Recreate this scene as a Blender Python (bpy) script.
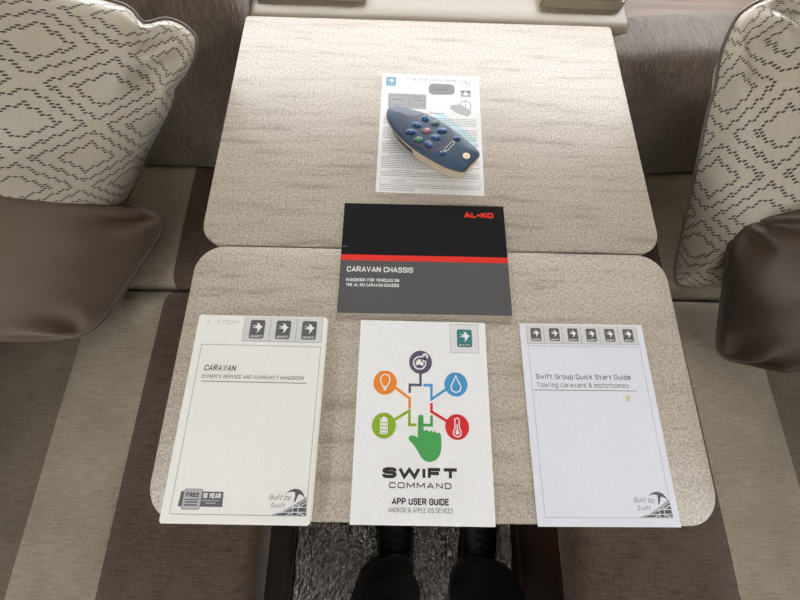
import bpy, bmesh, math, random
from mathutils import Vector, Matrix, noise
from mathutils.geometry import tessellate_polygon

random.seed(7)
S = bpy.context.scene
for o in list(bpy.data.objects):
    bpy.data.objects.remove(o)

# ------------------------------------------------------------------ camera, sky, exposure
TZ = 0.70                                   # table top height
cam_d = bpy.data.cameras.new('camera'); cam = bpy.data.objects.new('camera', cam_d)
S.collection.objects.link(cam)
RC = ((0.999742, -0.019503, -0.011627), (0.015878, 0.966536, -0.256041), (0.016231, 0.25579, 0.966596))
m4 = Matrix(RC).to_4x4(); m4.translation = Vector((0, 0, TZ + 0.35218))
cam.matrix_world = m4
cam_d.sensor_width = 36; cam_d.lens = 298.743 / 800 * 36; cam_d.clip_start = 0.01
S.camera = cam

W = bpy.data.worlds.new('sky'); S.world = W; W.use_nodes = True
bg = W.node_tree.nodes['Background']
bg.inputs[0].default_value = (0.95, 0.97, 1.0, 1); bg.inputs[1].default_value = 17.5
S.view_settings.view_transform = 'Standard'; S.view_settings.look = 'None'
S.view_settings.gamma = 1; S.view_settings.use_curve_mapping = False
S.view_settings.exposure = -0.28

# ------------------------------------------------------------------ helpers
def lin(c):
    return tuple(((x/255)/12.92 if x/255 <= 0.04045 else ((x/255+0.055)/1.055)**2.4) for x in c) + (1,)

class N:
    """tiny node-graph helper"""
    def __init__(s, name):
        s.m = bpy.data.materials.new(name); s.m.use_nodes = True
        s.t = s.m.node_tree; s.b = s.t.nodes['Principled BSDF']
    def n(s, kind, **kw):
        nd = s.t.nodes.new(kind)
        for k, v in kw.items():
            if k.startswith('i_'):
                key = k[2:]; key = int(key) if key.isdigit() else key.replace('_', ' ')
                nd.inputs[key].default_value = v
            else: setattr(nd, k, v)
        return nd
    def l(s, a, b): s.t.links.new(a, b)
    def math(s, op, a, b=None, c=None):
        nd = s.t.nodes.new('ShaderNodeMath'); nd.operation = op
        for i, v in enumerate((a, b, c)):
            if v is None: continue
            if isinstance(v, (int, float)): nd.inputs[i].default_value = v
            else: s.l(v, nd.inputs[i])
        return nd.outputs[0]
    def coord(s, scale=(1, 1, 1), kind='Object', rot=(0, 0, 0)):
        tc = s.n('ShaderNodeTexCoord'); mp = s.n('ShaderNodeMapping')
        mp.inputs['Scale'].default_value = scale; mp.inputs['Rotation'].default_value = rot
        s.l(tc.outputs[kind], mp.inputs[0]); return mp.outputs[0]
    def noise(s, vec, scale, detail=3, rough=0.5):
        nd = s.n('ShaderNodeTexNoise'); nd.inputs['Scale'].default_value = scale
        nd.inputs['Detail'].default_value = detail; nd.inputs['Roughness'].default_value = rough
        s.l(vec, nd.inputs['Vector']); return nd.outputs[0]
    def ramp(s, fac, stops):
        nd = s.n('ShaderNodeValToRGB'); e = nd.color_ramp.elements
        while len(e) < len(stops): e.new(0.5)
        for i, (p, c) in enumerate(stops): e[i].position = p; e[i].color = c if len(c) == 4 else lin(c)
        s.l(fac, nd.inputs[0]); return nd.outputs[0]
    def mix(s, fac, a, b, mode='MIX'):
        nd = s.n('ShaderNodeMix'); nd.data_type = 'RGBA'; nd.blend_type = mode
        for sock, v in ((nd.inputs[0], fac), (nd.inputs[6], a), (nd.inputs[7], b)):
            if isinstance(v, (int, float)): sock.default_value = v
            elif isinstance(v, tuple): sock.default_value = v if len(v) == 4 else lin(v)
            else: s.l(v, sock)
        return nd.outputs[2]
    def bump(s, h, strength=0.3, dist=0.001):
        nd = s.n('ShaderNodeBump'); nd.inputs['Strength'].default_value = strength
        nd.inputs['Distance'].default_value = dist; s.l(h, nd.inputs['Height'])
        s.l(nd.outputs[0], s.b.inputs['Normal']); return nd
    def set(s, col=None, rough=0.5, spec=None, **kw):
        if col is not None:
            if isinstance(col, tuple): s.b.inputs['Base Color'].default_value = lin(col)
            else: s.l(col, s.b.inputs['Base Color'])
        s.b.inputs['Roughness'].default_value = rough
        if spec is not None: s.b.inputs['Specular IOR Level'].default_value = spec
        for k, v in kw.items(): s.b.inputs[k.replace('_', ' ')].default_value = v
        return s.m

def plain(name, c, rough=0.5, spec=0.5, **kw):
    g = N(name)
    v = g.coord(); nz = g.noise(v, 300, 2)
    a = tuple(max(0, x*0.99) for x in c); b = tuple(min(255, x*1.01) for x in c)
    return g.set(g.ramp(nz, [(0.3, lin(a)), (0.7, lin(b))]), rough, spec, **kw)

def link(name, me, mat=None, parent=None, smooth=False):
    o = bpy.data.objects.new(name, me); S.collection.objects.link(o)
    if mat is not None:
        for mm in (mat if isinstance(mat, (list, tuple)) else [mat]): me.materials.append(mm)
    if parent is not None: o.parent = parent
    if smooth:
        for p in me.polygons: p.use_smooth = True
    return o

def from_bm(name, bm, mat=None, parent=None, smooth=False):
    me = bpy.data.meshes.new(name); bmesh.ops.recalc_face_normals(bm, faces=bm.faces[:])
    bm.to_mesh(me); bm.free(); return link(name, me, mat, parent, smooth)

def empty(name, loc=(0, 0, 0), rz=0):
    o = bpy.data.objects.new(name, None); S.collection.objects.link(o)
    o.location = loc; o.rotation_euler = (0, 0, rz); o.empty_display_size = 0.05; return o

def tag(o, label, cat, group=None):
    o['label'] = label; o['category'] = cat
    if group: o['group'] = group
    return o
def struct(o): o['kind'] = 'structure'; return o

def box_bm(x0, x1, y0, y1, z0, z1, r=0, seg=3, bm=None):
    b = bmesh.new(); bmesh.ops.create_cube(b, size=1)
    for v in b.verts:
        v.co = Vector(((x0+x1)/2 + v.co.x*(x1-x0), (y0+y1)/2 + v.co.y*(y1-y0), (z0+z1)/2 + v.co.z*(z1-z0)))
    if r: bmesh.ops.bevel(b, geom=b.edges[:], offset=r, segments=seg, affect='EDGES', profile=0.5)
    if bm is None: return b
    me = bpy.data.meshes.new('t'); b.to_mesh(me); b.free(); bm.from_mesh(me); bpy.data.meshes.remove(me); return bm

def box(name, x0, x1, y0, y1, z0, z1, mat, parent=None, r=0, seg=3):
    return from_bm(name, box_bm(x0, x1, y0, y1, z0, z1, r, seg), mat, parent, r > 0 and seg > 1)

def sm_autos(o):
    """smooth shading with sharp edges by angle"""
    me = o.data
    for p in me.polygons: p.use_smooth = True
    bm = bmesh.new(); bm.from_mesh(me)
    for e in bm.edges:
        if len(e.link_faces) == 2 and e.calc_face_angle(0) > 0.6: e.smooth = False
    bm.to_mesh(me); bm.free(); return o

def tube_bm(pts, rad, seg=8, closed=False, bm=None):
    bm = bm or bmesh.new(); n = len(pts); rings = []
    up0 = Vector((0, 0, 1))
    for i, p in enumerate(pts):
        p = Vector(p)
        a = Vector(pts[(i-1) % n] if closed or i > 0 else pts[i]); b = Vector(pts[(i+1) % n] if closed or i < n-1 else pts[i])
        d = (b-a).normalized()
        u = up0 if abs(d.z) < 0.9 else Vector((1, 0, 0))
        s = d.cross(u).normalized(); t = s.cross(d).normalized()
        rr = rad[i] if isinstance(rad, (list, tuple)) else rad
        rings.append([bm.verts.new(p + s*math.cos(k*2*math.pi/seg)*rr + t*math.sin(k*2*math.pi/seg)*rr) for k in range(seg)])
    for i in range(n if closed else n-1):
        A, B = rings[i], rings[(i+1) % n]
        if closed and i == n-1:      # align twist
            best = min(range(seg), key=lambda q: (A[0].co-B[q].co).length); B = B[best:]+B[:best]
        for k in range(seg):
            bm.faces.new((A[k], A[(k+1) % seg], B[(k+1) % seg], B[k]))
    if not closed:
        bm.faces.new(rings[0][::-1]); bm.faces.new(rings[-1])
    return bm

# ------------------------------------------------------------------ materials
def laminate():
    g = N('stone_laminate'); v = g.coord()
    n1 = g.noise(v, 520, 2, 0.6); n2 = g.noise(v, 260, 4, 0.7)
    st = g.coord((3.0, 26, 1), rot=(0, 0, 0.04)); n3 = g.noise(st, 3.2, 5, 0.6)
    base = g.ramp(n1, [(0.28, (114, 101, 90)), (0.44, (172, 161, 147)), (0.60, (202, 192, 178)), (0.78, (236, 229, 216))])
    c2 = g.ramp(n2, [(0.3, (142, 128, 115)), (0.55, (200, 190, 175)), (0.75, (222, 214, 200))])
    c = g.mix(0.5, base, c2)
    streak = g.ramp(n3, [(0.33, (205, 198, 192)), (0.44, (244, 242, 240)), (0.6, (255, 255, 255))])
    c = g.mix(0.7, c, streak, 'MULTIPLY')
    vo = g.n('ShaderNodeTexVoronoi'); vo.inputs['Scale'].default_value = 420; g.l(v, vo.inputs['Vector'])
    sp = g.math('LESS_THAN', vo.outputs['Distance'], 0.22)
    gate = g.math('GREATER_THAN', g.noise(v, 300, 1), 0.60)
    c = g.mix(g.math('MULTIPLY', g.math('MULTIPLY', sp, gate), 0.75), c, (96, 84, 76))
    g.bump(n1, 0.35, 0.0006)
    return g.set(c, 0.42, 0.5)
M = {}
M['laminate'] = laminate()

def weave(name, c1, c2, ax='x', rough=0.9, sheen=0.4, vary=0.25):
    """woven upholstery: threads run across, small slubs"""
    g = N(name)
    sc = (30, 700, 60) if ax == 'x' else (700, 30, 40)
    v = g.coord(sc); n1 = g.noise(v, 1.0, 3, 0.6)
    v2 = g.coord((760, 110, 200) if ax == 'x' else (60, 500, 200)); n2 = g.noise(v2, 1.0, 2)
    v3 = g.coord(); n3 = g.noise(v3, 9, 3)
    a = g.math('ADD', g.math('MULTIPLY', n1, 0.65), g.math('MULTIPLY', n2, 0.35))
    c = g.ramp(a, [(0.36, lin(c1)), (0.62, lin(c2))])
    sh = g.ramp(n3, [(0.3, (int(255*(1-vary*0.5)),)*3), (0.7, (255, 255, 255))])
    c = g.mix(1.0, c, sh, 'MULTIPLY')
    g.bump(a, 0.5, 0.0012)
    m = g.set(c, rough, 0.15); g.b.inputs['Sheen Weight'].default_value = sheen
    g.b.inputs['Sheen Roughness'].default_value = 0.4
    return m
M['brown_weave'] = weave('brown_weave', (70, 57, 48), (106, 90, 77))
M['beige_weave'] = weave('beige_weave', (142, 131, 114), (176, 164, 145))
M['taupe_weave'] = weave('taupe_weave', (102, 91, 78), (128, 116, 101))

def chenille(name, c1, c2, c3):
    g = N(name); v = g.coord((520, 30, 70)); n1 = g.noise(v, 1.0, 4, 0.7)
    v2 = g.coord((900, 200, 260)); n2 = g.noise(v2, 1.0, 2)
    a = g.math('ADD', g.math('MULTIPLY', n1, 0.6), g.math('MULTIPLY', n2, 0.4))
    c = g.ramp(a, [(0.34, lin(c1)), (0.5, lin(c2)), (0.68, lin(c3))])
    n3 = g.noise(g.coord((1.2, 1, 1)), 8, 3); c = g.mix(1, c, g.ramp(n3, [(0.3, (205, 205, 205)), (0.7, (255, 255, 255))]), 'MULTIPLY')
    g.bump(a, 0.8, 0.002)
    m = g.set(c, 0.95, 0.1); g.b.inputs['Sheen Weight'].default_value = 0.5; return m
M['chenille'] = chenille('grey_brown_chenille', (84, 73, 66), (118, 105, 96), (158, 145, 134))

def satin(name, c1, c2, rough, sheen=0.2, spec=0.5):
    g = N(name); v = g.coord((600, 600, 600)); n1 = g.noise(v, 1.0, 2)
    v2 = g.coord((60, 500, 60)); n2 = g.noise(v2, 1.0, 2)
    a = g.math('ADD', g.math('MULTIPLY', n1, 0.7), g.math('MULTIPLY', n2, 0.3))
    c = g.ramp(a, [(0.35, lin(c1)), (0.65, lin(c2))]); g.bump(a, 0.15, 0.0004)
    m = g.set(c, rough, spec); g.b.inputs['Sheen Weight'].default_value = sheen; return m
M['brown_cotton'] = satin('brown_ribbed_cotton', (106, 90, 76), (118, 101, 86), 0.7, 0.3, 0.3)
M['brown_satin'] = satin('brown_satin', (68, 54, 43), (80, 65, 52), 0.45, 0.1, 0.5)
M['piping'] = satin('piping_cord', (88, 76, 66), (108, 95, 84), 0.5)
M['piping_dark'] = satin('piping_cord_dark', (66, 53, 44), (80, 66, 55), 0.4)

def diamond_fabric(pu, pv, tilt=0.0):
    """satin cream cloth with woven nested diamonds made of small dashes (UV in metres)"""
    g = N('diamond_satin')
    uv = g.n('ShaderNodeUVMap'); uv.uv_map = 'UVMap'
    sep = g.n('ShaderNodeSeparateXYZ'); g.l(uv.outputs[0], sep.inputs[0])
    U, V = sep.outputs[0], sep.outputs[1]
    cu, cv = 0.0066, 0.0046                      # dash cell
    row = g.math('FLOOR', g.math('DIVIDE', V, cv))
    sh = g.math('MULTIPLY', g.math('MODULO', g.math('ABSOLUTE', row), 2), 0.5)
    uu = g.math('ADD', g.math('DIVIDE', U, cu), sh)
    col = g.math('FLOOR', uu)
    fu = g.math('SUBTRACT', g.math('SUBTRACT', uu, col), 0.5)
    fv = g.math('SUBTRACT', g.math('SUBTRACT', g.math('DIVIDE', V, cv), row), 0.5)
    uc = g.math('MULTIPLY', g.math('SUBTRACT', col, sh), cu); vc = g.math('MULTIPLY', row, cv)
    du = g.math('MULTIPLY', g.math('PINGPONG', uc, pu/2), 2/pu)     # 0..1
    dv = g.math('MULTIPLY', g.math('PINGPONG', vc, pv/2), 2/pv)
    d = g.math('ADD', du, dv)                                       # 0..2, diamonds around (0,0) and (1,1)
    e = g.math('SUBTRACT', 1.0, g.math('ABSOLUTE', g.math('SUBTRACT', d, 1.0)))   # 0 at centres, 1 at lattice
    def band(x0, x1): return g.math('MULTIPLY', g.math('GREATER_THAN', e, x0), g.math('LESS_THAN', e, x1))
    lines = g.math('MAXIMUM', band(0.40, 0.52), band(0.76, 0.88))
    fs = g.math('ADD', fu, g.math('MULTIPLY', fv, -0.35))
    rr = g.math('ADD', g.math('POWER', g.math('ABSOLUTE', g.math('MULTIPLY', fs, 2.5)), 2.5), g.math('POWER', g.math('ABSOLUTE', g.math('MULTIPLY', fv, 2.7)), 2.5))
    dot = g.math('LESS_THAN', rr, 1.0)
    f = g.math('MULTIPLY', lines, dot)
    nz = g.noise(g.coord(), 700, 2)
    base = g.ramp(nz, [(0.3, (172, 163, 145)), (0.7, (192, 183, 165))])
    c = g.mix(f, base, (74, 63, 62))
    g.l(g.math('ADD', 0.36, g.math('MULTIPLY', f, 0.4)), g.b.inputs['Roughness'])
    g.bump(g.math('ADD', g.math('MULTIPLY', nz, 0.2), g.math('MULTIPLY', f, -0.6)), 0.3, 0.0008)
    g.l(c, g.b.inputs['Base Color']); g.b.inputs['Specular IOR Level'].default_value = 0.5
    g.b.inputs['Sheen Weight'].default_value = 0.2
    return g.m
M['diamond'] = diamond_fabric(0.165, 0.125)

def wood(name, c1, c2, rough=0.45, sc=(1.5, 30, 30)):
    g = N(name); n1 = g.noise(g.coord(sc), 2.5, 6, 0.65); n2 = g.noise(g.coord((sc[0]*3, sc[1]*8, sc[2]*8)), 2, 3)
    a = g.math('ADD', g.math('MULTIPLY', n1, 0.7), g.math('MULTIPLY', n2, 0.3))
    g.bump(a, 0.1, 0.0006)
    return g.set(g.ramp(a, [(0.32, lin(c1)), (0.68, lin(c2))]), rough, 0.5)
M['shelf_wood'] = wood('walnut_shelf', (92, 70, 50), (146, 118, 92))
M['base_wood'] = wood('dark_base_wood', (44, 27, 19), (78, 50, 36), 0.4, (30, 30, 1.5))
M['base_wood_l'] = wood('dark_base_wood_left', (34, 25, 22), (60, 46, 40), 0.4, (30, 30, 1.5))
M['floor_wood'] = wood('dark_floor_wood', (50, 36, 28), (84, 62, 48), 0.45, (30, 1.5, 30))
M['chest_plastic'] = plain('beige_moulded_plastic', (150, 139, 120), 0.42)
M['tray_dark'] = plain('dark_inset_mat', (70, 58, 54), 0.7)
M['wall'] = plain('pale_wall', (170, 158, 140), 0.6)
M['ceil'] = plain('ceiling_white', (200, 196, 188), 0.6)
M['frame_w'] = plain('window_frame', (200, 200, 196), 0.4)
M['carpet'] = plain('dark_carpet', (52, 38, 33), 0.95, 0.1)
M['metal'] = plain('grey_leg_metal', (120, 118, 115), 0.35, Metallic=0.8)
M['black_cloth'] = satin('black_trouser_cloth', (20, 20, 22), (30, 30, 32), 0.85, 0.1, 0.2)
M['black_knit'] = plain('black_jumper', (22, 22, 24), 0.9, 0.2)
M['shoe_black'] = plain('black_shoe_leather', (14, 14, 15), 0.5, 0.4)
M['sole_black'] = plain('black_rubber_sole', (18, 18, 19), 0.8, 0.2)
# paper and print
M['paper_cream'] = plain('ivory_cover', (238, 237, 231), 0.42, 0.4)
M['pages'] = plain('page_edges', (226, 222, 208), 0.8, 0.2)
M['paper_white'] = plain('white_cover', (240, 240, 240), 0.38, 0.45)
M['paper_cool'] = plain('cool_white_paper', (230, 231, 240), 0.6, 0.3)
M['paper_sheet'] = plain('printed_sheet', (240, 240, 240), 0.5, 0.4)
M['tab_grey'] = plain('print_pale_grey', (216, 216, 212), 0.45)
M['tab_grey2'] = plain('print_pale_lilac', (228, 226, 228), 0.45)
M['line_grey'] = plain('print_line_grey', (168, 168, 170), 0.5)
M['line_pale'] = plain('print_line_pale', (184, 184, 184), 0.5)
M['ink'] = plain('print_ink', (38, 38, 40), 0.5)
M['ink_mid'] = plain('print_ink_mid', (84, 84, 88), 0.5)
M['ink_soft'] = plain('print_ink_soft', (122, 122, 126), 0.5)
M['pencil'] = plain('pencil_mark', (200, 200, 190), 0.6)
M['badge_dark'] = plain('print_badge_grey', (96, 96, 98), 0.4)
M['badge_mid'] = plain('print_badge_mid', (120, 120, 122), 0.4)
M['badge_lite'] = plain('print_silver', (184, 185, 187), 0.35)
M['teal'] = plain('print_teal', (52, 128, 128), 0.4)
M['teal_dark'] = plain('print_teal_dark', (40, 100, 102), 0.4)
M['logo_blue'] = plain('print_blue', (92, 150, 178), 0.4)
M['print_white'] = plain('print_white', (240, 240, 238), 0.4)
M['teal_pale'] = plain('print_pale_teal', (140, 190, 190), 0.4)
M['cyan_pale'] = plain('print_pale_cyan', (206, 232, 240), 0.5)
M['red'] = plain('print_red', (226, 48, 36), 0.35)
M['alko_black'] = plain('cover_black', (20, 21, 24), 0.3, 0.35)
M['alko_grey'] = plain('cover_grey', (88, 88, 89), 0.34, 0.4)
M['p_purple'] = plain('print_purple', (92, 84, 112), 0.4)
M['p_orange'] = plain('print_orange', (242, 138, 44), 0.4)
M['p_blue'] = plain('print_sky_blue', (70, 152, 206), 0.4)
M['p_lime'] = plain('print_lime', (140, 178, 30), 0.4)
M['p_red'] = plain('print_icon_red', (218, 36, 40), 0.4)
M['p_green'] = plain('print_green', (72, 164, 84), 0.4)
M['stain'] = plain('yellow_stain', (216, 205, 160), 0.6)
# remote
M['navy'] = plain('navy_plastic', (54, 78, 102), 0.42, 0.5)
M['navy_dark'] = plain('button_ring_navy', (18, 32, 54), 0.35)
M['btn_blue'] = plain('button_blue', (34, 84, 138), 0.22)
M['btn_red'] = plain('button_pink', (176, 98, 112), 0.25)
M['btn_green'] = plain('button_green', (56, 128, 92), 0.25)
M['btn_grey'] = plain('button_grey_green', (88, 112, 110), 0.25)
M['maroon'] = plain('maroon_line', (138, 72, 98), 0.4)
M['shell'] = plain('beige_shell_plastic', (202, 186, 160), 0.45)
M['grip_shadow'] = plain('grip_shadow_plastic', (34, 30, 30), 0.5)  # black of the underside, with the nose's shadow painted into it
M['cream'] = plain('cream_disc', (240, 226, 200), 0.3)
M['gold'] = plain('gold_mark', (214, 160, 84), 0.4)

# ------------------------------------------------------------------ room shell
XL, XR, YF, YB, ZC = -1.08, 1.17, 1.00, -3.2, 1.95
CX = 0.045
def wall_with_holes(name, axis, pos, thick, a0, a1, z0, z1, holes, mat):
    """wall plane at axis=pos spanning a0..a1, with rectangular openings (a,b,z,z)"""
    A = sorted({a0, a1, *[h[0] for h in holes], *[h[1] for h in holes]}); Zs = sorted({z0, z1, *[h[2] for h in holes], *[h[3] for h in holes]})
    bm = bmesh.new()
    for i in range(len(A)-1):
        for j in range(len(Zs)-1):
            ca, cz = (A[i]+A[i+1])/2, (Zs[j]+Zs[j+1])/2
            if any(h[0] < ca < h[1] and h[2] < cz < h[3] for h in holes): continue
            p0, p1 = sorted((pos, pos+thick))
            if axis == 'x': box_bm(p0, p1, A[i], A[i+1], Zs[j], Zs[j+1], bm=bm)
            elif axis == 'y': box_bm(A[i], A[i+1], p0, p1, Zs[j], Zs[j+1], bm=bm)
            else: box_bm(A[i], A[i+1], Zs[j], Zs[j+1], p0, p1, bm=bm)
    return struct(from_bm(name, bm, mat))
front_win = (-0.98, 1.07, 0.86, 1.13)  # unseen opening, kept low so the back cushions shade the seat corners
side_wins = [(-1.5, -0.40, 1.05, 1.42)]  # unseen openings, moved back and cut down to darken the seat corners
wall_with_holes('wall_front', 'y', YF, 0.04, XL, XR, 0, ZC, [front_win], M['wall'])
wall_with_holes('wall_left', 'x', XL, -0.04, YB, YF, 0, ZC, side_wins, M['wall'])
wall_with_holes('wall_right', 'x', XR, 0.04, YB, YF, 0, ZC, side_wins, M['wall'])
wall_with_holes('wall_back', 'y', YB, -0.04, XL, XR, 0, ZC, [(-0.4, 0.5, 1.1, 1.5)], M['wall'])
roof_hole = (-0.35, 0.45, -0.35, 0.45)
wall_with_holes('ceiling', 'z', ZC, 0.04, XL, XR, YB, YF, [], M['ceil'])
struct(box('floor', XL, XR, YB, YF, -0.04, 0, M['floor_wood']))
def frame_rect(name, axis, pos, h, w=0.035, t=0.03):
    bm = bmesh.new(); a0, a1, z0, z1 = h
    for (p, q, r, s) in ((a0, a1, z0, z0+w), (a0, a1, z1-w, z1), (a0, a0+w, z0+w, z1-w), (a1-w, a1, z0+w, z1-w)):
        if axis == 'x': box_bm(pos-t/2, pos+t/2, p, q, r, s, bm=bm)
        elif axis == 'y': box_bm(p, q, pos-t/2, pos+t/2, r, s, bm=bm)
        else: box_bm(p, q, r, s, pos-t/2, pos+t/2, bm=bm)
    struct(from_bm(name, bm, M['frame_w']))
frame_rect('window_1', 'y', YF+0.02, front_win); frame_rect('window_2', 'x', XL-0.02, side_wins[0])
frame_rect('window_3', 'x', XR+0.02, side_wins[0]); frame_rect('window_4', 'y', YB-0.02, (-0.4, 0.5, 1.1, 1.5))
struct(box('trim_1', 0.392, XR, 0.655, YF, 0.60, 0.635, M['shelf_wood'], r=0.004))
struct(box('trim_2', XL, -0.278, 0.655, YF, 0.60, 0.635, M['shelf_wood'], r=0.004))

# ------------------------------------------------------------------ seats
def cushion(name, x0, x1, y0, y1, z0, z1, r, mats, seams=(), stripe=None, puff=0.008, step=0.035, seed=0, parent=None):
    """box cushion: rounded edges, slightly domed, seams as shallow grooves; stripe(x)->material index"""
    bm = box_bm(x0, x1, y0, y1, z0, z1, r, 5)
    def cuts(a, b, extra): 
        n = max(2, int((b-a)/step)); s = {a+(b-a)*i/n for i in range(1, n)}
        for e in extra:
            s = {v for v in s if abs(v-e) > 0.009}
            s |= {e-0.0045, e, e+0.0045}
        return s
    for v in cuts(x0, x1, seams): bmesh.ops.bisect_plane(bm, geom=bm.verts[:]+bm.edges[:]+bm.faces[:], plane_co=(v, 0, 0), plane_no=(1, 0, 0))
    for v in cuts(y0, y1, ()): bmesh.ops.bisect_plane(bm, geom=bm.verts[:]+bm.edges[:]+bm.faces[:], plane_co=(0, v, 0), plane_no=(0, 1, 0))
    if z1-z0 > 0.2:
        for v in cuts(z0, z1, ()): bmesh.ops.bisect_plane(bm, geom=bm.verts[:]+bm.edges[:]+bm.faces[:], plane_co=(0, 0, v), plane_no=(0, 0, 1))
    c = Vector(((x0+x1)/2, (y0+y1)/2, (z0+z1)/2)); h = Vector(((x1-x0)/2, (y1-y0)/2, (z1-z0)/2))
    for v in bm.verts:
        q = [(v.co[i]-c[i])/h[i] for i in range(3)]
        w = [max(0, 1-q[i]**4) for i in range(3)]
        nz = noise.noise(v.co*7+Vector((seed, 0, 0)))*0.4 + 1
        g = 0
        for e in seams:
            if abs(v.co.x-e) < 0.001 and q[2] > 0: g = 0.003
        v.co.z += (puff*w[0]*w[1]*nz)*(1 if q[2] > 0 else -0.2)*abs(q[2]) - g
        v.co.y += puff*w[0]*w[2]*q[1]*nz*0.8; v.co.x += puff*w[1]*w[2]*q[0]*nz*0.8
    o = from_bm(name, bm, mats, parent, True)
    if stripe:
        for p in o.data.polygons: p.material_index = stripe(p.center.x)
    return o
SZ = 0.445
mats3 = [M['brown_weave'], M['beige_weave'], M['taupe_weave']]
YS = 0.178
def seat(side, y0, y1, sx, label, seed, shift=0.0):
    if side < 0:
        x0, x1 = XL+0.05, -0.235; e1, e2 = -0.484+shift, -0.630+shift
        f = lambda x: 0 if x > e1 else (1 if x > e2 else 2)
    else:
        x0, x1 = 0.325, XR-0.05; e1, e2 = 0.590-shift, 0.747-shift
        f = lambda x: 0 if x < e1 else (1 if x < e2 else 2)
    o = cushion('seat_cushion', x0, x1, y0, y1, SZ-0.088, SZ, 0.030, mats3, (e2, e1), f, 0.004, 0.05, seed)
    tag(o, label, 'cushion'); return o
seat(-1, -0.95, YS-0.004, 0, 'long brown and beige striped seat cushion on the left, beside the ivory handbook', 1)
seat(-1, YS+0.004, 0.592, 0, 'brown and beige seat cushion in the dark left corner under the pillows', 2, 0.008)
seat(1, -0.95, YS-0.004, 0, 'long brown and beige striped seat cushion on the right, beside the white quick start guide', 3)
seat(1, YS+0.004, 0.592, 0, 'dark seat cushion in the right corner under the diamond patterned pillow', 4, 0.008)

def seat_base(x0, x1, label, wm, front):
    e = empty('storage_bench', ((x0+x1)/2, 0, 0)); tag(e, label, 'bench')
    cx = (x0+x1)/2
    box('plinth', x0-cx, x1-cx, -0.95, 0.592, 0, 0.33, wm, e, r=0.002, seg=1)
    box('top_board', x0-cx-(0.0 if front > 0 else 0.012), x1-cx+(0.012 if front > 0 else 0), -0.95, 0.592, 0.3302, 0.3555, wm, e, r=0.004)
    xf = (x1-cx) if front > 0 else (x0-cx)
    s = 1 if front > 0 else -1
    for k in range(2):
        y0 = -0.93+k*0.76
        a, b = sorted((xf+0.0005*s, xf+0.008*s))
        box('front_panel', a, b, y0, y0+0.75, 0.03, 0.315, wm, e, r=0.003)
seat_base(XL+0.05, -0.288-0.008, 'dark wooden base box under the left seat, left of the floor mat', M['base_wood_l'], 1)
seat_base(0.378+0.008, XR-0.05, 'reddish dark wooden base box under the right seat, right of the floor mat', M['base_wood'], -1)

# side backrests (along the side walls, outside the frame except their foot)
for s, lab in ((-1, 'brown backrest cushion along the left wall behind the pillows'), (1, 'brown backrest cushion along the right wall behind the pillows')):
    x0, x1 = (XL+0.02, XL+0.15) if s < 0 else (XR-0.15, XR-0.02)
    o = cushion('backrest_cushion', x0, x1, -0.95, 0.44, SZ+0.006, 0.86, 0.04, [M['chenille']], (), None, 0.008, 0.06, 5+s)
    tag(o, lab, 'cushion')

# front back cushions, leaning
def front_back(x0, x1, ytop, ztop, label, seed, rz=0.0):
    h = 0.285
    t = 0.125
    o = cushion('backrest_cushion', x0, x1, 0, t, 0, ztop-SZ, 0.028, [M['chenille']], (), None, 0.010, 0.04, seed)
    lean = math.atan2(ytop-0.458, ztop-SZ-0.03)
    bm = bmesh.new(); bm.from_mesh(o.data)
    for v in bm.verts:
        nz = noise.noise(Vector((v.co.x*9, v.co.y*9, v.co.z*9+seed)))
        v.co.y += nz*0.003
        v.co.y += v.co.z*math.tan(lean)
    bm.to_mesh(o.data); bm.free()
    o.location = (0, 0.458-(rz*x0 if rz else 0), SZ+0.005); o.rotation_euler = (0, 0, rz)
    tag(o, label, 'cushion'); return o
front_back(XL+0.06, -0.264, 0.560, 0.715, 'grey-brown chenille back cushion left of the table top corner', 11)
front_back(0.349, XR-0.06, 0.502, 0.672, 'grey-brown chenille back cushion right of the table top corner', 12, 0.06)

# ------------------------------------------------------------------ centre chest with moulded top
chest = empty('centre_chest', (0.055, 0.78, 0)); tag(chest, 'beige chest with raised moulded trays beyond the far table edge', 'chest')
def rel(o, e):
    o.parent = e; o.matrix_parent_inverse = Matrix.Translation(-Vector(e.location)); return o
def lofted(profile, x0, x1, r):
    """extrude a (y,z) profile along x, with rounded ends"""
    bm = bmesh.new(); xs = []
    n = 6
    for i in range(n+1):
        a = math.pi/2*i/n; xs.append((x0+r*(1-math.sin(a)), r*(1-math.cos(a))))
    xs = xs[::-1][::-1]
    xs2 = [(x0+r*(1-math.cos(math.pi/2*i/n)), r*(1-math.sin(math.pi/2*i/n))) for i in range(n+1)]
    xs2 += [(x1-(x-x0), d) for x, d in xs2[::-1]]
    rings = []
    for x, d in xs2:
        rings.append([bm.verts.new((x, y+d*sy, z-d*sz)) for (y, z, sy, sz) in profile])
    for a, b in zip(rings, rings[1:]):
        for k in range(len(profile)-1): bm.faces.new((a[k], a[k+1], b[k+1], b[k]))
    bm.faces.new(rings[0]); bm.faces.new(rings[-1][::-1])
    return bm
rel(box('body', -0.255, 0.345, 0.60, 0.995, 0, 0.658, M['chest_plastic'], r=0.004), chest)
ZT_ = 0.688
prof = [(0.66, 0.659, 0, 0), (0.596, 0.659, 1, 0), (0.576, 0.660, 1, 0), (0.5725, 0.665, 1, 0), (0.575, 0.676, 1, 0.2), (0.582, 0.684, 1, 0.5), (0.594, ZT_, 1, 0.6), (0.62, ZT_, 1, 0.6), (0.992, ZT_, 0, 0.6), (0.992, 0.659, 0, 0)]
b = lofted(prof, -0.260, 0.392, 0.014)
rel(from_bm('moulded_top', b, M['chest_plastic'], None, True), chest)
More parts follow.
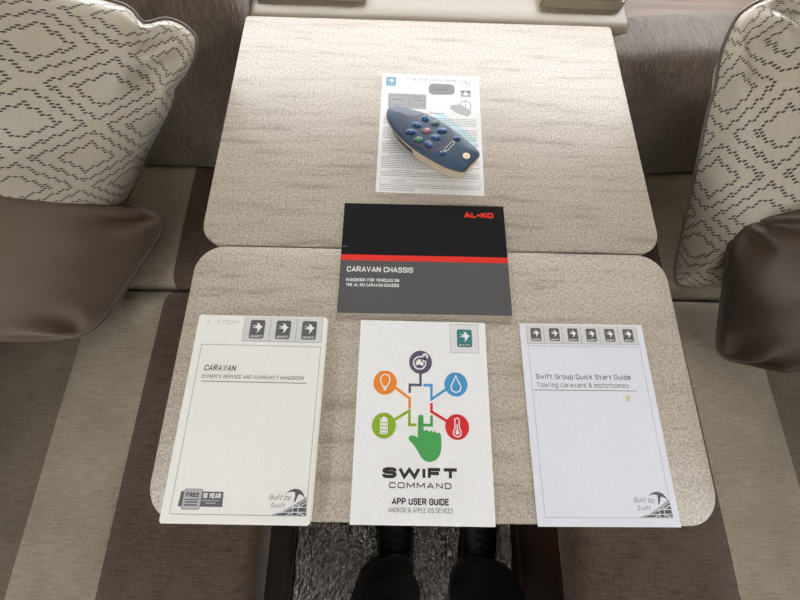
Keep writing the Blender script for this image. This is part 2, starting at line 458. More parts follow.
def tray(x0, x1, inset):
    y0, y1, z0, z1 = 0.622, 0.965, 0.680, 0.704
    w = 0.016
    bm = bmesh.new()
    rim = [(x0, x1, y0, y0+w), (x0, x1, y1-w, y1), (x0, x0+w, y0+w, y1-w), (x1-w, x1, y0+w, y1-w)]
    # closed ring by bevelled frame
    o = box_bm(x0, x1, y0, y1, z0, z1, 0)
    top = [f for f in o.faces if f.normal.z > 0.9]
    r = bmesh.ops.inset_region(o, faces=top, thickness=w)
    r2 = bmesh.ops.inset_region(o, faces=top, thickness=0.001, depth=-0.014)
    es = [e for e in o.edges if all(v.co.z > z1-0.001 for v in e.verts)]
    es += [e for e in o.edges if abs(e.verts[0].co.z-e.verts[1].co.z) > 0.02]
    bmesh.ops.bevel(o, geom=es, offset=0.0045, segments=3, affect='EDGES')
    t = from_bm('tray_rim', o, M['chest_plastic']); sm_autos(t); rel(t, chest)
    if inset:
        rel(box('tray_mat', x0+w+0.003, x1-w-0.003, y0+w+0.003, y1-w-0.003, z1-0.0145, z1-0.004, M['tray_dark'], r=0.003), chest)
    bm.free()
tray(-0.252, -0.062, False); tray(0.236, 0.380, True)

# ------------------------------------------------------------------ table
TX0, TX1 = -0.2525, 0.3425
table = empty('folding_table', (CX, 0.2, 0)); tag(table, 'folding table with two beige stone-effect leaves, rounded corners, holding booklets', 'table')
def leaf(y0, y1, rn, rf, name='table_leaf'):
    """rounded-corner slab; rn near-corner radius, rf far-corner radius"""
    th = 0.018; pts = []
    for (cx, cy, a0, r) in ((TX1-rf, y1-rf, 0, rf), (TX0+rf, y1-rf, 90, rf), (TX0+rn, y0+rn, 180, rn), (TX1-rn, y0+rn, 270, rn)):
        for k in range(9):
            a = math.radians(a0+k*90/8); pts.append((cx+r*math.cos(a), cy+r*math.sin(a)))
    bm = bmesh.new(); levels = [(TZ-th, -0.002), (TZ-th+0.002, 0), (TZ-0.0025, 0), (TZ-0.0008, -0.0008), (TZ, -0.0025)]
    c = Vector(((TX0+TX1)/2, (y0+y1)/2)); rings = []
    for z, d in levels:
        ring = []
        for x, y in pts:
            v = Vector((x, y))-c
            ring.append(bm.verts.new((x+math.copysign(min(1, abs(v.x)*9), v.x)*d, y+math.copysign(min(1, abs(v.y)*9), v.y)*d, z)))
        rings.append(ring)
    n = len(pts)
    for a, b in zip(rings, rings[1:]):
        for k in range(n): bm.faces.new((a[k], a[(k+1) % n], b[(k+1) % n], b[k]))
    bm.faces.new(rings[0][::-1]); bm.faces.new(rings[-1])
    o = from_bm(name, bm, M['laminate']); sm_autos(o); rel(o, table); return o
leaf(-0.1425, 0.1600, 0.034, 0.034)
leaf(0.1618, 0.5635, 0.030, 0.006)
for x in (TX0+0.08, TX1-0.08):
    rel(box('hinge', x-0.02, x+0.02, 0.14, 0.182, TZ-0.0205, TZ-0.0182, M['metal'], r=0.0005, seg=1), table)
for x in (-0.20, 0.29):
    rel(from_bm('leg_frame', tube_bm([(x, -0.02, 0.012), (x, 0.02, 0.35), (x, 0.10, 0.672)], 0.010, 10), M['metal'], None, True), table)
    rel(from_bm('leg_frame', tube_bm([(x, 0.46, 0.012), (x, 0.42, 0.35), (x, 0.34, 0.672)], 0.010, 10), M['metal'], None, True), table)
    rel(box('rail', x-0.012, x+0.012, 0.0, 0.45, TZ-0.036, TZ-0.0185, M['metal'], r=0.002), table)
for y in (-0.02, 0.46):
    rel(from_bm('foot_bar', tube_bm([(-0.20, y, 0.012), (0.29, y, 0.012)], 0.0115, 10), M['metal'], None, True), table)

# ------------------------------------------------------------------ printing helpers (local coordinates in millimetres)
class Doc:
    def __init__(s, name, x, y, deg, label, cat, z=0.0):
        s.e = empty(name, (x, y, TZ+z), math.radians(deg)); tag(s.e, label, cat); s.z = 0
    def poly(s, name, pts_list, mat, layer, parent=None):
        bm = bmesh.new(); z0 = (s.z + layer*0.09)/1000
        for iz, pts in enumerate(pts_list):
            z = z0+(iz % 9)*0.000009
            q = []
            for p in pts:
                if not q or (Vector(p)-Vector(q[-1])).length > 0.01: q.append(p)
            if (Vector(q[0])-Vector(q[-1])).length < 0.01: q.pop()
            vs = [bm.verts.new((a/1000, b/1000, z)) for a, b in q]
            if len(vs) <= 4: bm.faces.new(vs)
            else:
                for t in tessellate_polygon([[Vector((a, b, 0)) for a, b in q]]): bm.faces.new([vs[i] for i in t])
        for f in bm.faces:
            f.normal_update()
            if f.normal.z < 0: f.normal_flip()
        me = bpy.data.meshes.new(name); bm.to_mesh(me); bm.free()
        o = link(name, me, M[mat]); o.parent = parent or s.e; return o
    def text(s, name, txt, x0, y0, x1, cap, mat, layer, wt=0.9, shear=0.0, parent=None, gap=0.30):
        """lettering drawn with even strokes of wt mm, fitted between x0 and x1; cap = capital height"""
        adv = []; x = 0
        for ch in txt:
            if ch == ' ': x += 0.42; continue
            g_, w_ = GLYPH[ch]; adv.append((g_, x)); x += w_+gap
        tot = x-gap; sx = (x1-x0-wt)/tot; sy = cap-wt; polys = []
        for g_, ox in adv:
            for st in g_:
                polys += stroke([(x0+wt/2+(ox+a)*sx+shear*b*sy, y0+wt/2+b*sy) for a, b in st], wt)
        return s.poly(name, polys, mat, layer, parent)
def arc(cx, cy, rx, ry, a0, a1, n=8):
    return [(cx+rx*math.cos(math.radians(a0+(a1-a0)*k/n)), cy+ry*math.sin(math.radians(a0+(a1-a0)*k/n))) for k in range(n+1)]
def rbox(w, h, y=0, r=0.16):
    return arc(w-r, y+h-r, r, r, 0, 90, 3)+arc(r, y+h-r, r, r, 90, 180, 3)+arc(r, y+r, r, r, 180, 270, 3)+arc(w-r, y+r, r, r, 270, 360, 3)+[(w, y+h-r)]
X_ = 0.72; o_ = rbox(0.5, X_)
GLYPH = {
 'A': ([[(0, 0), (0.32, 1), (0.64, 0)], [(0.12, 0.3), (0.52, 0.3)]], 0.64),
 'B': ([[(0, 0), (0, 1), (0.36, 1)]+arc(0.34, 0.77, 0.22, 0.23, 90, -90, 5)+[(0, 0.53)], [(0.34, 0.53)]+arc(0.36, 0.265, 0.24, 0.265, 90, -90, 5)+[(0, 0)]], 0.60),
 'C': ([[(0.56, 0.72)]+arc(0.34, 0.78, 0.22, 0.22, 20, 90, 3)+arc(0.22, 0.78, 0.22, 0.22, 90, 180, 3)+arc(0.22, 0.22, 0.22, 0.22, 180, 270, 3)+arc(0.34, 0.22, 0.22, 0.22, 270, 345, 3)+[(0.56, 0.28)]], 0.56),
 'D': ([[(0, 0), (0, 1), (0.3, 1)]+arc(0.3, 0.72, 0.28, 0.28, 90, 0, 4)+arc(0.3, 0.28, 0.28, 0.28, 0, -90, 4)+[(0, 0)]], 0.58),
 'E': ([[(0.5, 1), (0, 1), (0, 0), (0.5, 0)], [(0, 0.52), (0.44, 0.52)]], 0.5),
 'F': ([[(0.5, 1), (0, 1), (0, 0)], [(0, 0.5), (0.44, 0.5)]], 0.5),
 'G': ([[(0.56, 0.74)]+arc(0.34, 0.78, 0.22, 0.22, 20, 90, 3)+arc(0.22, 0.78, 0.22, 0.22, 90, 180, 3)+arc(0.22, 0.22, 0.22, 0.22, 180, 270, 3)+arc(0.36, 0.2, 0.2, 0.2, 270, 360, 3)+[(0.56, 0.5), (0.32, 0.5)]], 0.56),
 'H': ([[(0, 0), (0, 1)], [(0.56, 0), (0.56, 1)], [(0, 0.52), (0.56, 0.52)]], 0.56),
 'I': ([[(0.02, 0), (0.02, 1)]], 0.04),
 'K': ([[(0, 0), (0, 1)], [(0.54, 1), (0.03, 0.46)], [(0.16, 0.6), (0.56, 0)]], 0.56),
 'L': ([[(0, 1), (0, 0), (0.46, 0)]], 0.46),
 'M': ([[(0, 0), (0, 1)], [(0, 1), (0.36, 0.25), (0.72, 1)], [(0.72, 1), (0.72, 0)]], 0.72),
 'N': ([[(0, 0), (0, 1)], [(0.02, 0.94), (0.54, 0.06)], [(0.56, 0), (0.56, 1)]], 0.56),
 'O': ([rbox(0.6, 1, 0, 0.22)], 0.6),
 'P': ([[(0, 0), (0, 1), (0.32, 1)]+arc(0.32, 0.73, 0.24, 0.27, 90, -90, 6)+[(0, 0.46)]], 0.56),
 'Q': ([rbox(0.6, 1, 0, 0.22), [(0.36, 0.2), (0.64, -0.08)]], 0.62),
 'R': ([[(0, 0), (0, 1), (0.32, 1)]+arc(0.32, 0.74, 0.24, 0.26, 90, -90, 6)+[(0, 0.48)], [(0.3, 0.46), (0.58, 0)]], 0.58),
 'S': ([[(0.54, 0.76)]+arc(0.36, 0.82, 0.18, 0.18, 10, 90, 3)+arc(0.2, 0.77, 0.2, 0.23, 90, 270, 6)+arc(0.34, 0.27, 0.21, 0.27, 90, -90, 6)+arc(0.18, 0.18, 0.18, 0.18, 270, 185, 3)+[(0, 0.24)]], 0.55),
 'T': ([[(0, 1), (0.58, 1)], [(0.29, 1), (0.29, 0)]], 0.58),
 'U': ([[(0, 1)]+arc(0.24, 0.24, 0.24, 0.24, 180, 270, 4)+arc(0.32, 0.24, 0.24, 0.24, 270, 360, 4)+[(0.56, 1)]], 0.56),
 'V': ([[(0, 1), (0.3, 0), (0.6, 1)]], 0.6),
 'W': ([[(0, 1), (0.2, 0), (0.45, 0.95), (0.70, 0), (0.9, 1)]], 0.9),
 'Y': ([[(0, 1), (0.29, 0.46), (0.58, 1)], [(0.29, 0.46), (0.29, 0)]], 0.58),
 '0': ([rbox(0.52, 1, 0, 0.2)], 0.52),
 '1': ([[(0, 0.76), (0.2, 1), (0.2, 0)]], 0.22),
 '5': ([[(0.48, 1), (0.05, 1), (0.03, 0.56), (0.28, 0.6)]+arc(0.27, 0.3, 0.24, 0.3, 80, -120, 7)+[(0, 0.12)]], 0.52),
 '6': ([[(0.44, 1), (0.16, 0.7), (0.02, 0.4)], rbox(0.5, 0.56, 0, 0.2)], 0.5),
 '7': ([[(0, 1), (0.5, 1), (0.16, 0)]], 0.5),
 "'": ([[(0.02, 1), (0.02, 0.8)]], 0.04), ':': ([[(0.04, 0.12), (0.04, 0.02)], [(0.04, 0.6), (0.04, 0.5)]], 0.08),
 '-': ([[(0, 0.46), (0.3, 0.46)]], 0.3),
 '&': ([[(0.6, 0), (0.14, 0.72)]+arc(0.27, 0.82, 0.14, 0.17, 200, -30, 6)+[(0.1, 0.46)]+arc(0.22, 0.24, 0.21, 0.24, 140, 290, 5)+[(0.5, 0.2), (0.6, 0.45)]], 0.6),
 'a': ([[(0.06, 0.7)]+arc(0.3, 0.54, 0.18, 0.17, 90, 0, 3)+[(0.48, 0)], [(0.48, 0.42), (0.2, 0.42)]+arc(0.18, 0.21, 0.17, 0.21, 90, 270, 5)+[(0.36, 0.02), (0.48, 0.12)]], 0.48),
 'b': ([[(0, 1), (0, 0)], o_], 0.5), 'd': ([[(0.5, 1), (0.5, 0)], o_], 0.5),
 'c': ([[(0.46, 0.62)]+arc(0.28, 0.54, 0.17, 0.18, 30, 90, 2)+arc(0.18, 0.54, 0.18, 0.18, 90, 180, 3)+arc(0.18, 0.18, 0.18, 0.18, 180, 270, 3)+arc(0.28, 0.18, 0.17, 0.18, 270, 330, 2)+[(0.46, 0.1)]], 0.46),
 'e': ([[(0, 0.38), (0.5, 0.38)]+arc(0.32, 0.54, 0.18, 0.18, 0, 90, 3)+arc(0.18, 0.54, 0.18, 0.18, 90, 180, 3)+arc(0.18, 0.18, 0.18, 0.18, 180, 270, 3)+[(0.46, 0.02)]], 0.5),
 'f': ([[(0.36, 1)]+arc(0.26, 0.86, 0.14, 0.14, 90, 180, 3)+[(0.12, 0)], [(0, 0.7), (0.34, 0.7)]], 0.36),
 'g': ([o_, [(0.5, 0.72), (0.5, -0.14)]+arc(0.36, -0.12, 0.14, 0.14, 0, -90, 3)+[(0.06, -0.26)]], 0.5),
 'h': ([[(0, 1), (0, 0)], [(0, 0.6)]+arc(0.3, 0.52, 0.18, 0.2, 110, 0, 4)+[(0.48, 0)]], 0.48),
 'i': ([[(0.03, 0.72), (0.03, 0)], [(0.03, 1), (0.03, 0.92)]], 0.06),
 'k': ([[(0, 1), (0, 0)], [(0.44, 0.72), (0.02, 0.3)], [(0.14, 0.42), (0.46, 0)]], 0.46),
 'l': ([[(0.02, 1), (0.02, 0.1), (0.14, 0)]], 0.14),
 'm': ([[(0, 0), (0, 0.72)], [(0, 0.6)]+arc(0.2, 0.54, 0.16, 0.18, 110, 0, 4)+[(0.36, 0)], [(0.36, 0.6)]+arc(0.56, 0.54, 0.16, 0.18, 110, 0, 4)+[(0.72, 0)]], 0.72),
 'n': ([[(0, 0), (0, 0.72)], [(0, 0.6)]+arc(0.3, 0.52, 0.18, 0.2, 110, 0, 4)+[(0.48, 0)]], 0.48),
 'o': ([o_], 0.5), 'p': ([o_, [(0, 0.72), (0, -0.26)]], 0.5), 'q': ([o_, [(0.5, 0.72), (0.5, -0.26)]], 0.5),
 'r': ([[(0, 0), (0, 0.72)], [(0, 0.56), (0.14, 0.7), (0.32, 0.7)]], 0.32),
 's': ([[(0.42, 0.62)]+arc(0.26, 0.62, 0.16, 0.1, 20, 90, 2)+arc(0.16, 0.54, 0.15, 0.18, 90, 270, 4)+arc(0.28, 0.18, 0.16, 0.18, 90, -90, 4)+[(0.1, 0), (0, 0.08)]], 0.44),
 't': ([[(0.12, 0.94), (0.12, 0.14), (0.22, 0), (0.34, 0)], [(0, 0.7), (0.34, 0.7)]], 0.34),
 'u': ([[(0, 0.72)]+arc(0.18, 0.18, 0.18, 0.18, 180, 270, 3)+[(0.32, 0), (0.48, 0.12)], [(0.48, 0.72), (0.48, 0)]], 0.48),
 'v': ([[(0, 0.72), (0.24, 0), (0.48, 0.72)]], 0.48),
 'w': ([[(0, 0.72), (0.18, 0), (0.36, 0.68), (0.54, 0), (0.72, 0.72)]], 0.72),
 'y': ([[(0, 0.72), (0.25, 0.04)], [(0.5, 0.72), (0.2, -0.14), (0.06, -0.26)]], 0.5),
}
def rect(x0, x1, y0, y1): return [(x0, y0), (x1, y0), (x1, y1), (x0, y1)]
def rrect(x0, x1, y0, y1, r, n=5, sh=0.0):
    p = []
    for cx, cy, a0 in ((x1-r, y1-r, 0), (x0+r, y1-r, 90), (x0+r, y0+r, 180), (x1-r, y0+r, 270)):
        for k in range(n+1):
            a = math.radians(a0+90*k/n); yy = cy+r*math.sin(a); p.append((cx+r*math.cos(a)+sh*(yy-y0), yy))
    return p
def circ(cx, cy, r, n=32, ry=None): return [(cx+r*math.cos(2*math.pi*k/n), cy+(ry or r)*math.sin(2*math.pi*k/n)) for k in range(n)]
def stroke(pts, w):
    """polyline -> quads with mitred joints, slightly extended ends"""
    P = [Vector(p) for p in pts]; P = [p for i, p in enumerate(P) if i == 0 or (p-P[i-1]).length > 1e-5]
    closed = len(P) > 3 and (P[0]-P[-1]).length < 1e-4
    if closed: P.pop()
    n = len(P); L, R = [], []
    if not closed:
        P[0] = P[0]-(P[1]-P[0]).normalized()*w*0.2; P[-1] = P[-1]+(P[-1]-P[-2]).normalized()*w*0.2
    for i in range(n):
        a = P[i-1] if (closed or i > 0) else None; b = P[(i+1) % n] if (closed or i < n-1) else None
        d1 = (P[i]-a).normalized() if a is not None else (b-P[i]).normalized()
        d2 = (b-P[i]).normalized() if b is not None else d1
        n1 = Vector((-d1.y, d1.x)); n2 = Vector((-d2.y, d2.x)); m = n1+n2
        if m.length < 0.2: m = n1
        m.normalize(); k = min(1/max(0.2, m.dot(n1)), 1.9)
        L.append(P[i]+m*k*w/2); R.append(P[i]-m*k*w/2)
    return [[tuple(L[i]), tuple(R[i]), tuple(R[(i+1) % n]), tuple(L[(i+1) % n])] for i in range(n if closed else n-1)]
def ring(cx, cy, r, w, a0=0, a1=360, n=24, ry=None):
    pts = [(cx+r*math.cos(math.radians(a0+(a1-a0)*k/n)), cy+(ry or r)*math.sin(math.radians(a0+(a1-a0)*k/n))) for k in range(n+1)]
    return stroke(pts, w)
def frame(x0, x1, y0, y1, w): return [rect(x0, x1, y0, y0+w), rect(x0, x1, y1-w, y1), rect(x0, x0+w, y0+w, y1-w), rect(x1-w, x1, y0+w, y1-w)]
def clip_tri(poly, tri):
    out = [Vector(p) for p in poly]
    for i in range(3):
        a, b = Vector(tri[i]), Vector(tri[(i+1) % 3]); inn = out; out = []
        if not inn: return []
        side = lambda p: (b.x-a.x)*(p.y-a.y)-(b.y-a.y)*(p.x-a.x)
        for j in range(len(inn)):
            p, q = inn[j], inn[(j+1) % len(inn)]; sp, sq = side(p), side(q)
            if sp >= 0: out.append(p)
            if (sp >= 0) != (sq >= 0): out.append(p+(q-p)*(sp/(sp-sq)))
    return [tuple(p) for p in out] if len(out) > 2 else []
BIRD = [(-.40, .17), (-.12, .15), (.00, .13), (-.06, .36), (.14, .28), (.24, .13), (.42, .05), (.26, -.05), (.19, -.20), (-.02, -.42), (.05, -.18), (.01, -.07), (-.40, -.02), (-.06, .04)]
def slab(doc, name, w, h, t, mat, z0=0.0, r=1.0, curl=0.0, parent=None, dx=0, dy=0, nx=12, ny=16):
    """booklet body of w x h x t mm with small corner radius, optional edge curl"""
    bm = bmesh.new(); P = rrect(-w/2, w/2, -h/2, h/2, r, 3)
    gx = [-w/2+w*i/nx for i in range(nx+1)]; gy = [-h/2+h*i/ny for i in range(ny+1)]
    def cz(x, y):
        return curl*((abs(x)/(w/2))**4*0.5 + (abs(y)/(h/2))**4*0.5) + 0.12*curl*noise.noise(Vector((x/40, y/40, w)))
    top = {}; bot = {}
    for i, x in enumerate(gx):
        for j, y in enumerate(gy):
            k = cz(x, y)
            top[i, j] = bm.verts.new(((x+dx)/1000, (y+dy)/1000, (z0+t)/1000)); bot[i, j] = bm.verts.new(((x+dx)/1000, (y+dy)/1000, z0/1000))
    for i in range(nx):
        for j in range(ny):
            bm.faces.new((top[i, j], top[i+1, j], top[i+1, j+1], top[i, j+1])); bm.faces.new((bot[i, j], bot[i, j+1], bot[i+1, j+1], bot[i+1, j]))
    for i in range(nx):
        bm.faces.new((bot[i, 0], bot[i+1, 0], top[i+1, 0], top[i, 0])); bm.faces.new((bot[i+1, ny], bot[i, ny], top[i, ny], top[i+1, ny]))
    for j in range(ny):
        bm.faces.new((bot[0, j+1], bot[0, j], top[0, j], top[0, j+1])); bm.faces.new((bot[nx, j], bot[nx, j+1], top[nx, j+1], top[nx, j]))
    if r > 0:
        es = [e for e in bm.edges if abs(e.verts[0].co.z-e.verts[1].co.z) > t/2000 and abs(abs(e.verts[0].co.x-dx/1000)-w/2000) < 1e-6 and abs(abs(e.verts[0].co.y-dy/1000)-h/2000) < 1e-6]
        bmesh.ops.bevel(bm, geom=es, offset=r/1000, segments=3, affect='EDGES')
    o = from_bm(name, bm, M[mat]); o.parent = parent or doc.e; return o

def badge(doc, x0, x1, y0, y1, cap='SWIFT', base='badge_dark', lower='badge_mid', bird='print_white', lay=2):
    w, h = x1-x0, y1-y0
    b_ = doc.poly('logo_badge', [rrect(x0, x1, y0, y1, w*0.13)], base, lay)
    doc.poly('badge_band', [rrect(x0+w*.03, x1-w*.03, y0+h*.03, y0+h*0.21, w*0.08)], lower, lay+0.6, b_)
    s = w*0.92; cx, cy = x0+w*0.5, y0+h*0.60
    doc.poly('swallow_emblem', [[(cx+p[0]*s, cy+p[1]*s) for p in BIRD]], bird, lay+1, b_)
    doc.text('badge_name', cap, x0+w*.14, y0+h*.065, x1-w*.14, h*.11, bird, lay+1.2, 0.45, parent=b_)

def built_by(doc, ox, oy, s=1.0, base='ink_mid'):
    """hand-written words, swallow and union flag corner; (ox,oy) = lower-right corner"""
    P = lambda pts: [(ox+a*s, oy+b*s) for a, b in pts]
    tri = P([(-36, 0), (0, 0), (-0.5, 15.5)])
    # curved upper edge of the flag corner
    top = [(-36, 0), (-29, 1.6), (-22, 4.2), (-15, 8.0), (-8, 12.2), (-0.5, 16.5)]
    doc.poly('flag_band', [P(top + [(-0.5, 13.2), (-8, 8.8), (-16, 4.8), (-26, 1.2)])], 'line_grey', 1.4)
    flag = doc.poly('union_flag', [P([(-34, 0), (0, 0), (-0.5, 13.2), (-8, 8.8), (-16, 4.8), (-26, 1.2)])], base, 1.5)
    cx, cy = -11.0, 4.6; white = []
    T = P([(-32, 0.2), (-0.3, 0.2), (-0.8, 12.6)])
    for a, b, w in (((cx-2.6, -2), (cx-1.8, 14), 0.9), ((cx+2.6, -2), (cx+3.4, 14), 0.9), ((-34, cy-2.2), (0, cy-1.6), 0.9), ((-34, cy+1.9), (0, cy+2.7), 0.9),
                    ((cx+4, cy-2.5), (0, -0.3), 1.0), ((cx+4, cy+3.2), (0, cy+7), 1.0), ((cx-4, cy-2.6), (-19, 0), 0.9)):
        for q in stroke([(ox+a[0]*s, oy+a[1]*s), (ox+b[0]*s, oy+b[1]*s)], w*s*0.75):
            c = clip_tri(q, T)  # keep stripes inside the flag corner
            if c: white.append(c)
    doc.poly('flag_stripes', white, 'print_white', 2.4, flag)
    doc.poly('swallow_emblem', [P([(-22, 19.2), (-18, 22.2), (-13, 23.6), (-9.2, 23.0), (-6, 21.6), (-3.5, 18.5), (-2, 14.6), (-4.6, 17.6), (-8, 19.0), (-9.5, 17.4), (-11.5, 12.2), (-13.2, 11.4), (-12.3, 16.5), (-12.4, 20.2), (-15.5, 21.0), (-19, 20.4)])], base, 2.0)
    doc.text('handwritten_words', 'Built by', ox-38*s, oy+13.5*s, ox-17*s, 4.6*s, 'ink_soft', 1.5, 0.55, 0.3)
    doc.text('handwritten_words', 'Swift', ox-36*s, oy+6.2*s, ox-22*s, 4.4*s, 'ink_soft', 1.5, 0.55, 0.3)

# ---- owner's handbook (thick, ivory)
d = Doc('handbook', -0.1553, -0.0364, -0.32, 'thick ivory caravan owner\'s handbook with three grey badges, left on near leaf', 'book')
slab(d, 'back_cover', 148, 210, 0.5, 'paper_cream', 0.1, 1.5)
slab(d, 'page_block', 146.6, 208.8, 6.6, 'pages', 0.6, 1.2)
slab(d, 'front_cover', 148, 210, 0.6, 'paper_cream', 7.2, 1.5)
d.z = 7.82
d.poly('border_line', frame(-65.5, 70, -97, 71.2, 0.7), 'line_grey', 1)
d.poly('logo_tab', [rect(-20.6, 69.5, 75.8, 105.0-1)], 'tab_grey', 1)
d.poly('tab_edge', [rect(-21, 69.5, 75.3, 76.0), rect(-21, -20.5, 75.3, 104), rect(9.4, 10.1, 76, 104), rect(39.6, 40.3, 76, 104), rect(69.3, 69.9, 75.3, 104)], 'line_grey', 1.6)
for k in range(3): badge(d, -13.6+29.9*k, 3.2+29.9*k, 78.6, 100.2, 'SWIFT')
d.text('title_text', 'CARAVAN', -57.6, 42.0, -23, 6.4, 'ink', 1, 0.95, 0.18)
d.text('subtitle_text', "OWNER'S SERVICE AND WARRANTY HANDBOOK", -58.5, 34.0, 54, 3.9, 'ink_mid', 1, 0.5, 0.18)
d.poly('rule_line', [rect(-58.5, 57, 30.2, 31.0)], 'ink_soft', 1)
d.text('pencil_note', '6 : 571GHH', -64, 94.5, -27, 5.0, 'pencil', 1, 0.6, 0.15)
d.poly('warranty_panel', [[(-58.5, -90), (-14.2, -90), (-15.2, -76.6), (-57.6, -76.6)]], 'badge_dark', 1)
d.poly('free_badge', [rrect(-54.8, -36.6, -92.4, -74.4, 2, sh=0.03)], 'badge_lite', 2)
d.poly('badge_rim', stroke(rrect(-54.8, -36.6, -92.4, -74.4, 2, sh=0.03)+[rrect(-54.8, -36.6, -92.4, -74.4, 2, sh=0.03)[0]], 0.5), 'badge_mid', 2.5)
d.text('badge_text', 'FREE', -52, -81.6, -39, 4.0, 'ink', 3, 0.9)
d.poly('badge_lines', [rect(-53, -38.5, -84.2, -83.4), rect(-51.5, -39.5, -86.6, -85.4), rect(-52.5, -39.5, -89.2, -88.0)], 'ink_mid', 3)
d.text('panel_text', '10 YEAR', -35.3, -82.4, -17, 4.6, 'print_white', 2, 1.05)
d.poly('panel_lines', [rect(-35.5, -18, -85.0, -83.9), rect(-31.5, -21.5, -87.3, -86.2)], 'line_grey', 2)
built_by(d, 69.4, -96.2)

# ---- app user guide
d = Doc('user_guide', 0.0316, -0.0381, -0.29, 'white app user guide with coloured icon circles and green pointing hand', 'booklet')
slab(d, 'cover', 148, 210, 0.6, 'paper_white', 1.5, 0.4); slab(d, 'page_block', 147.4, 209.4, 1.3, 'pages', 0.15, 0.4)
d.z = 2.12
d.poly('logo_tab', [rrect(32, 65, 69.2, 102.4, 0.6)], 'tab_grey2', 1)
d.poly('tab_edge', frame(31.6, 65.4, 68.7, 102.6, 0.6), 'line_pale', 1.3)
badge(d, 39.9, 57.6, 75.6, 96.4, 'Swift', 'teal', 'teal_dark', 'print_white')
bx0, bx1, by0, by1 = -14.9, 9.4, -10.0, 32.0; w = 2.9
d.poly('connector_line', stroke([(-2.9, 46), (-2.9, by1), (bx0, by1), (bx0, 24)], w), 'p_purple', 1)
d.poly('connector_line', stroke([(-31, 28.5), (bx0, 17.6), (bx0, 7.4)], w), 'p_orange', 1)
d.poly('connector_line', stroke([(-31, -5), (bx0, 4.6), (bx0, by0), (-7.6, by0)], w), 'p_lime', 1)
d.poly('connector_line', stroke([(0.9, by1), (bx1, by1), (bx1, 17.0), (25.5, 27.6)], w), 'p_blue', 1)
d.poly('connector_line', stroke([(bx1, 12.5), (bx1, 4.0), (25.5, -5.0)], w), 'p_red', 1)
d.poly('connector_line', stroke([(bx1, -0.4), (bx1, by0), (1.0, by0)], w), 'p_green', 1)
def icon(cx, cy, col, parts, r=13.1):
    c = d.poly('icon_circle', [circ(cx, cy, r, 40)], col, 1.6)
    for nm, pl, mt, ly in parts: d.poly(nm, pl, mt, ly, c)
cx, cy = -2.9, 57.3
icon(cx, cy, 'p_purple', [('ring_symbol', ring(cx-1, cy-0.8, 7.0, 1.5, 75, 375), 'print_white', 2.4),
    ('van_symbol', [[(cx-6, cy-3.5), (cx-4.2, cy+2.0), (cx-0.5, cy+3.6), (cx+1.4, cy-0.4), (cx+3.4, cy-1.0), (cx+3.0, cy-4.4), (cx-0.6, cy-2.6)]], 'print_white', 2.4),
    ('pin_symbol', [circ(cx+5.0, cy+6.2, 3.9, 20)], 'print_white', 3), ('pin_symbol', [[(cx+1.4, cy+5.2), (cx+2.9, cy-1.0), (cx+8.6, cy+4.8)]], 'print_white', 3), ('pin_hole', [circ(cx+5.0, cy+6.4, 1.5, 14)], 'p_purple', 4)])
cx, cy = -42.8, 33.9
bulb = [(cx-2.4, cy-4.0), (cx-4.4, cy), (cx-5.4, cy+3.4), (cx-4.4, cy+7.0), (cx-2, cy+8.6), (cx, cy+9.0), (cx+2, cy+8.6), (cx+4.4, cy+7.0), (cx+5.4, cy+3.4), (cx+4.4, cy), (cx+2.4, cy-4.0), (cx-2.4, cy-4.0)]
icon(cx, cy, 'p_orange', [('bulb_symbol', stroke(bulb, 1.2), 'print_white', 2.4), ('bulb_cap', [rect(cx-2.2, cx+2.2, cy-7.0, cy-5.2), rect(cx-1.2, cx+1.2, cy-8.6, cy-7.2)], 'print_white', 2.4)])
cx, cy = 37.2, 33.6
drop = [(cx, cy+9.5), (cx-2.0, cy+4.8), (cx-5.0, cy-0.6), (cx-5.6, cy-3.4), (cx-4.4, cy-6.6), (cx-2, cy-8.2), (cx, cy-8.6), (cx+2, cy-8.2), (cx+4.4, cy-6.6), (cx+5.6, cy-3.4), (cx+5.0, cy-0.6), (cx+2.0, cy+4.8), (cx, cy+9.5)]
icon(cx, cy, 'p_blue', [('drop_symbol', stroke(drop, 1.3), 'print_white', 2.4)])
cx, cy = -42.6, -11.2
icon(cx, cy, 'p_lime', [('battery_symbol', frame(cx-4.2, cx+4.2, cy-8.6, cy+7.2, 1.0)+[rect(cx-2, cx+2, cy+7.2, cy+9.0)], 'print_white', 2.4),
    ('battery_bars', [rect(cx-2.7, cx+2.7, cy-7.0+3.5*k, cy-4.4+3.5*k) for k in range(4)], 'print_white', 2.4)])
cx, cy = 37.4, -11.2
icon(cx, cy, 'p_red', [('thermometer_symbol', [rrect(cx-3.0, cx+3.0, cy-4, cy+9.6, 2.9), circ(cx, cy-5.6, 4.9, 20)], 'print_white', 2.4),
    ('thermometer_core', [rrect(cx-1.8, cx+1.8, cy-4.6, cy+8.4, 1.7), circ(cx, cy-5.6, 3.7, 20)], 'p_red', 3), ('thermometer_bulb', [circ(cx, cy-5.6, 2.2, 16), rect(cx-0.6, cx+0.6, cy-5.6, cy+3)], 'print_white', 3.6)])
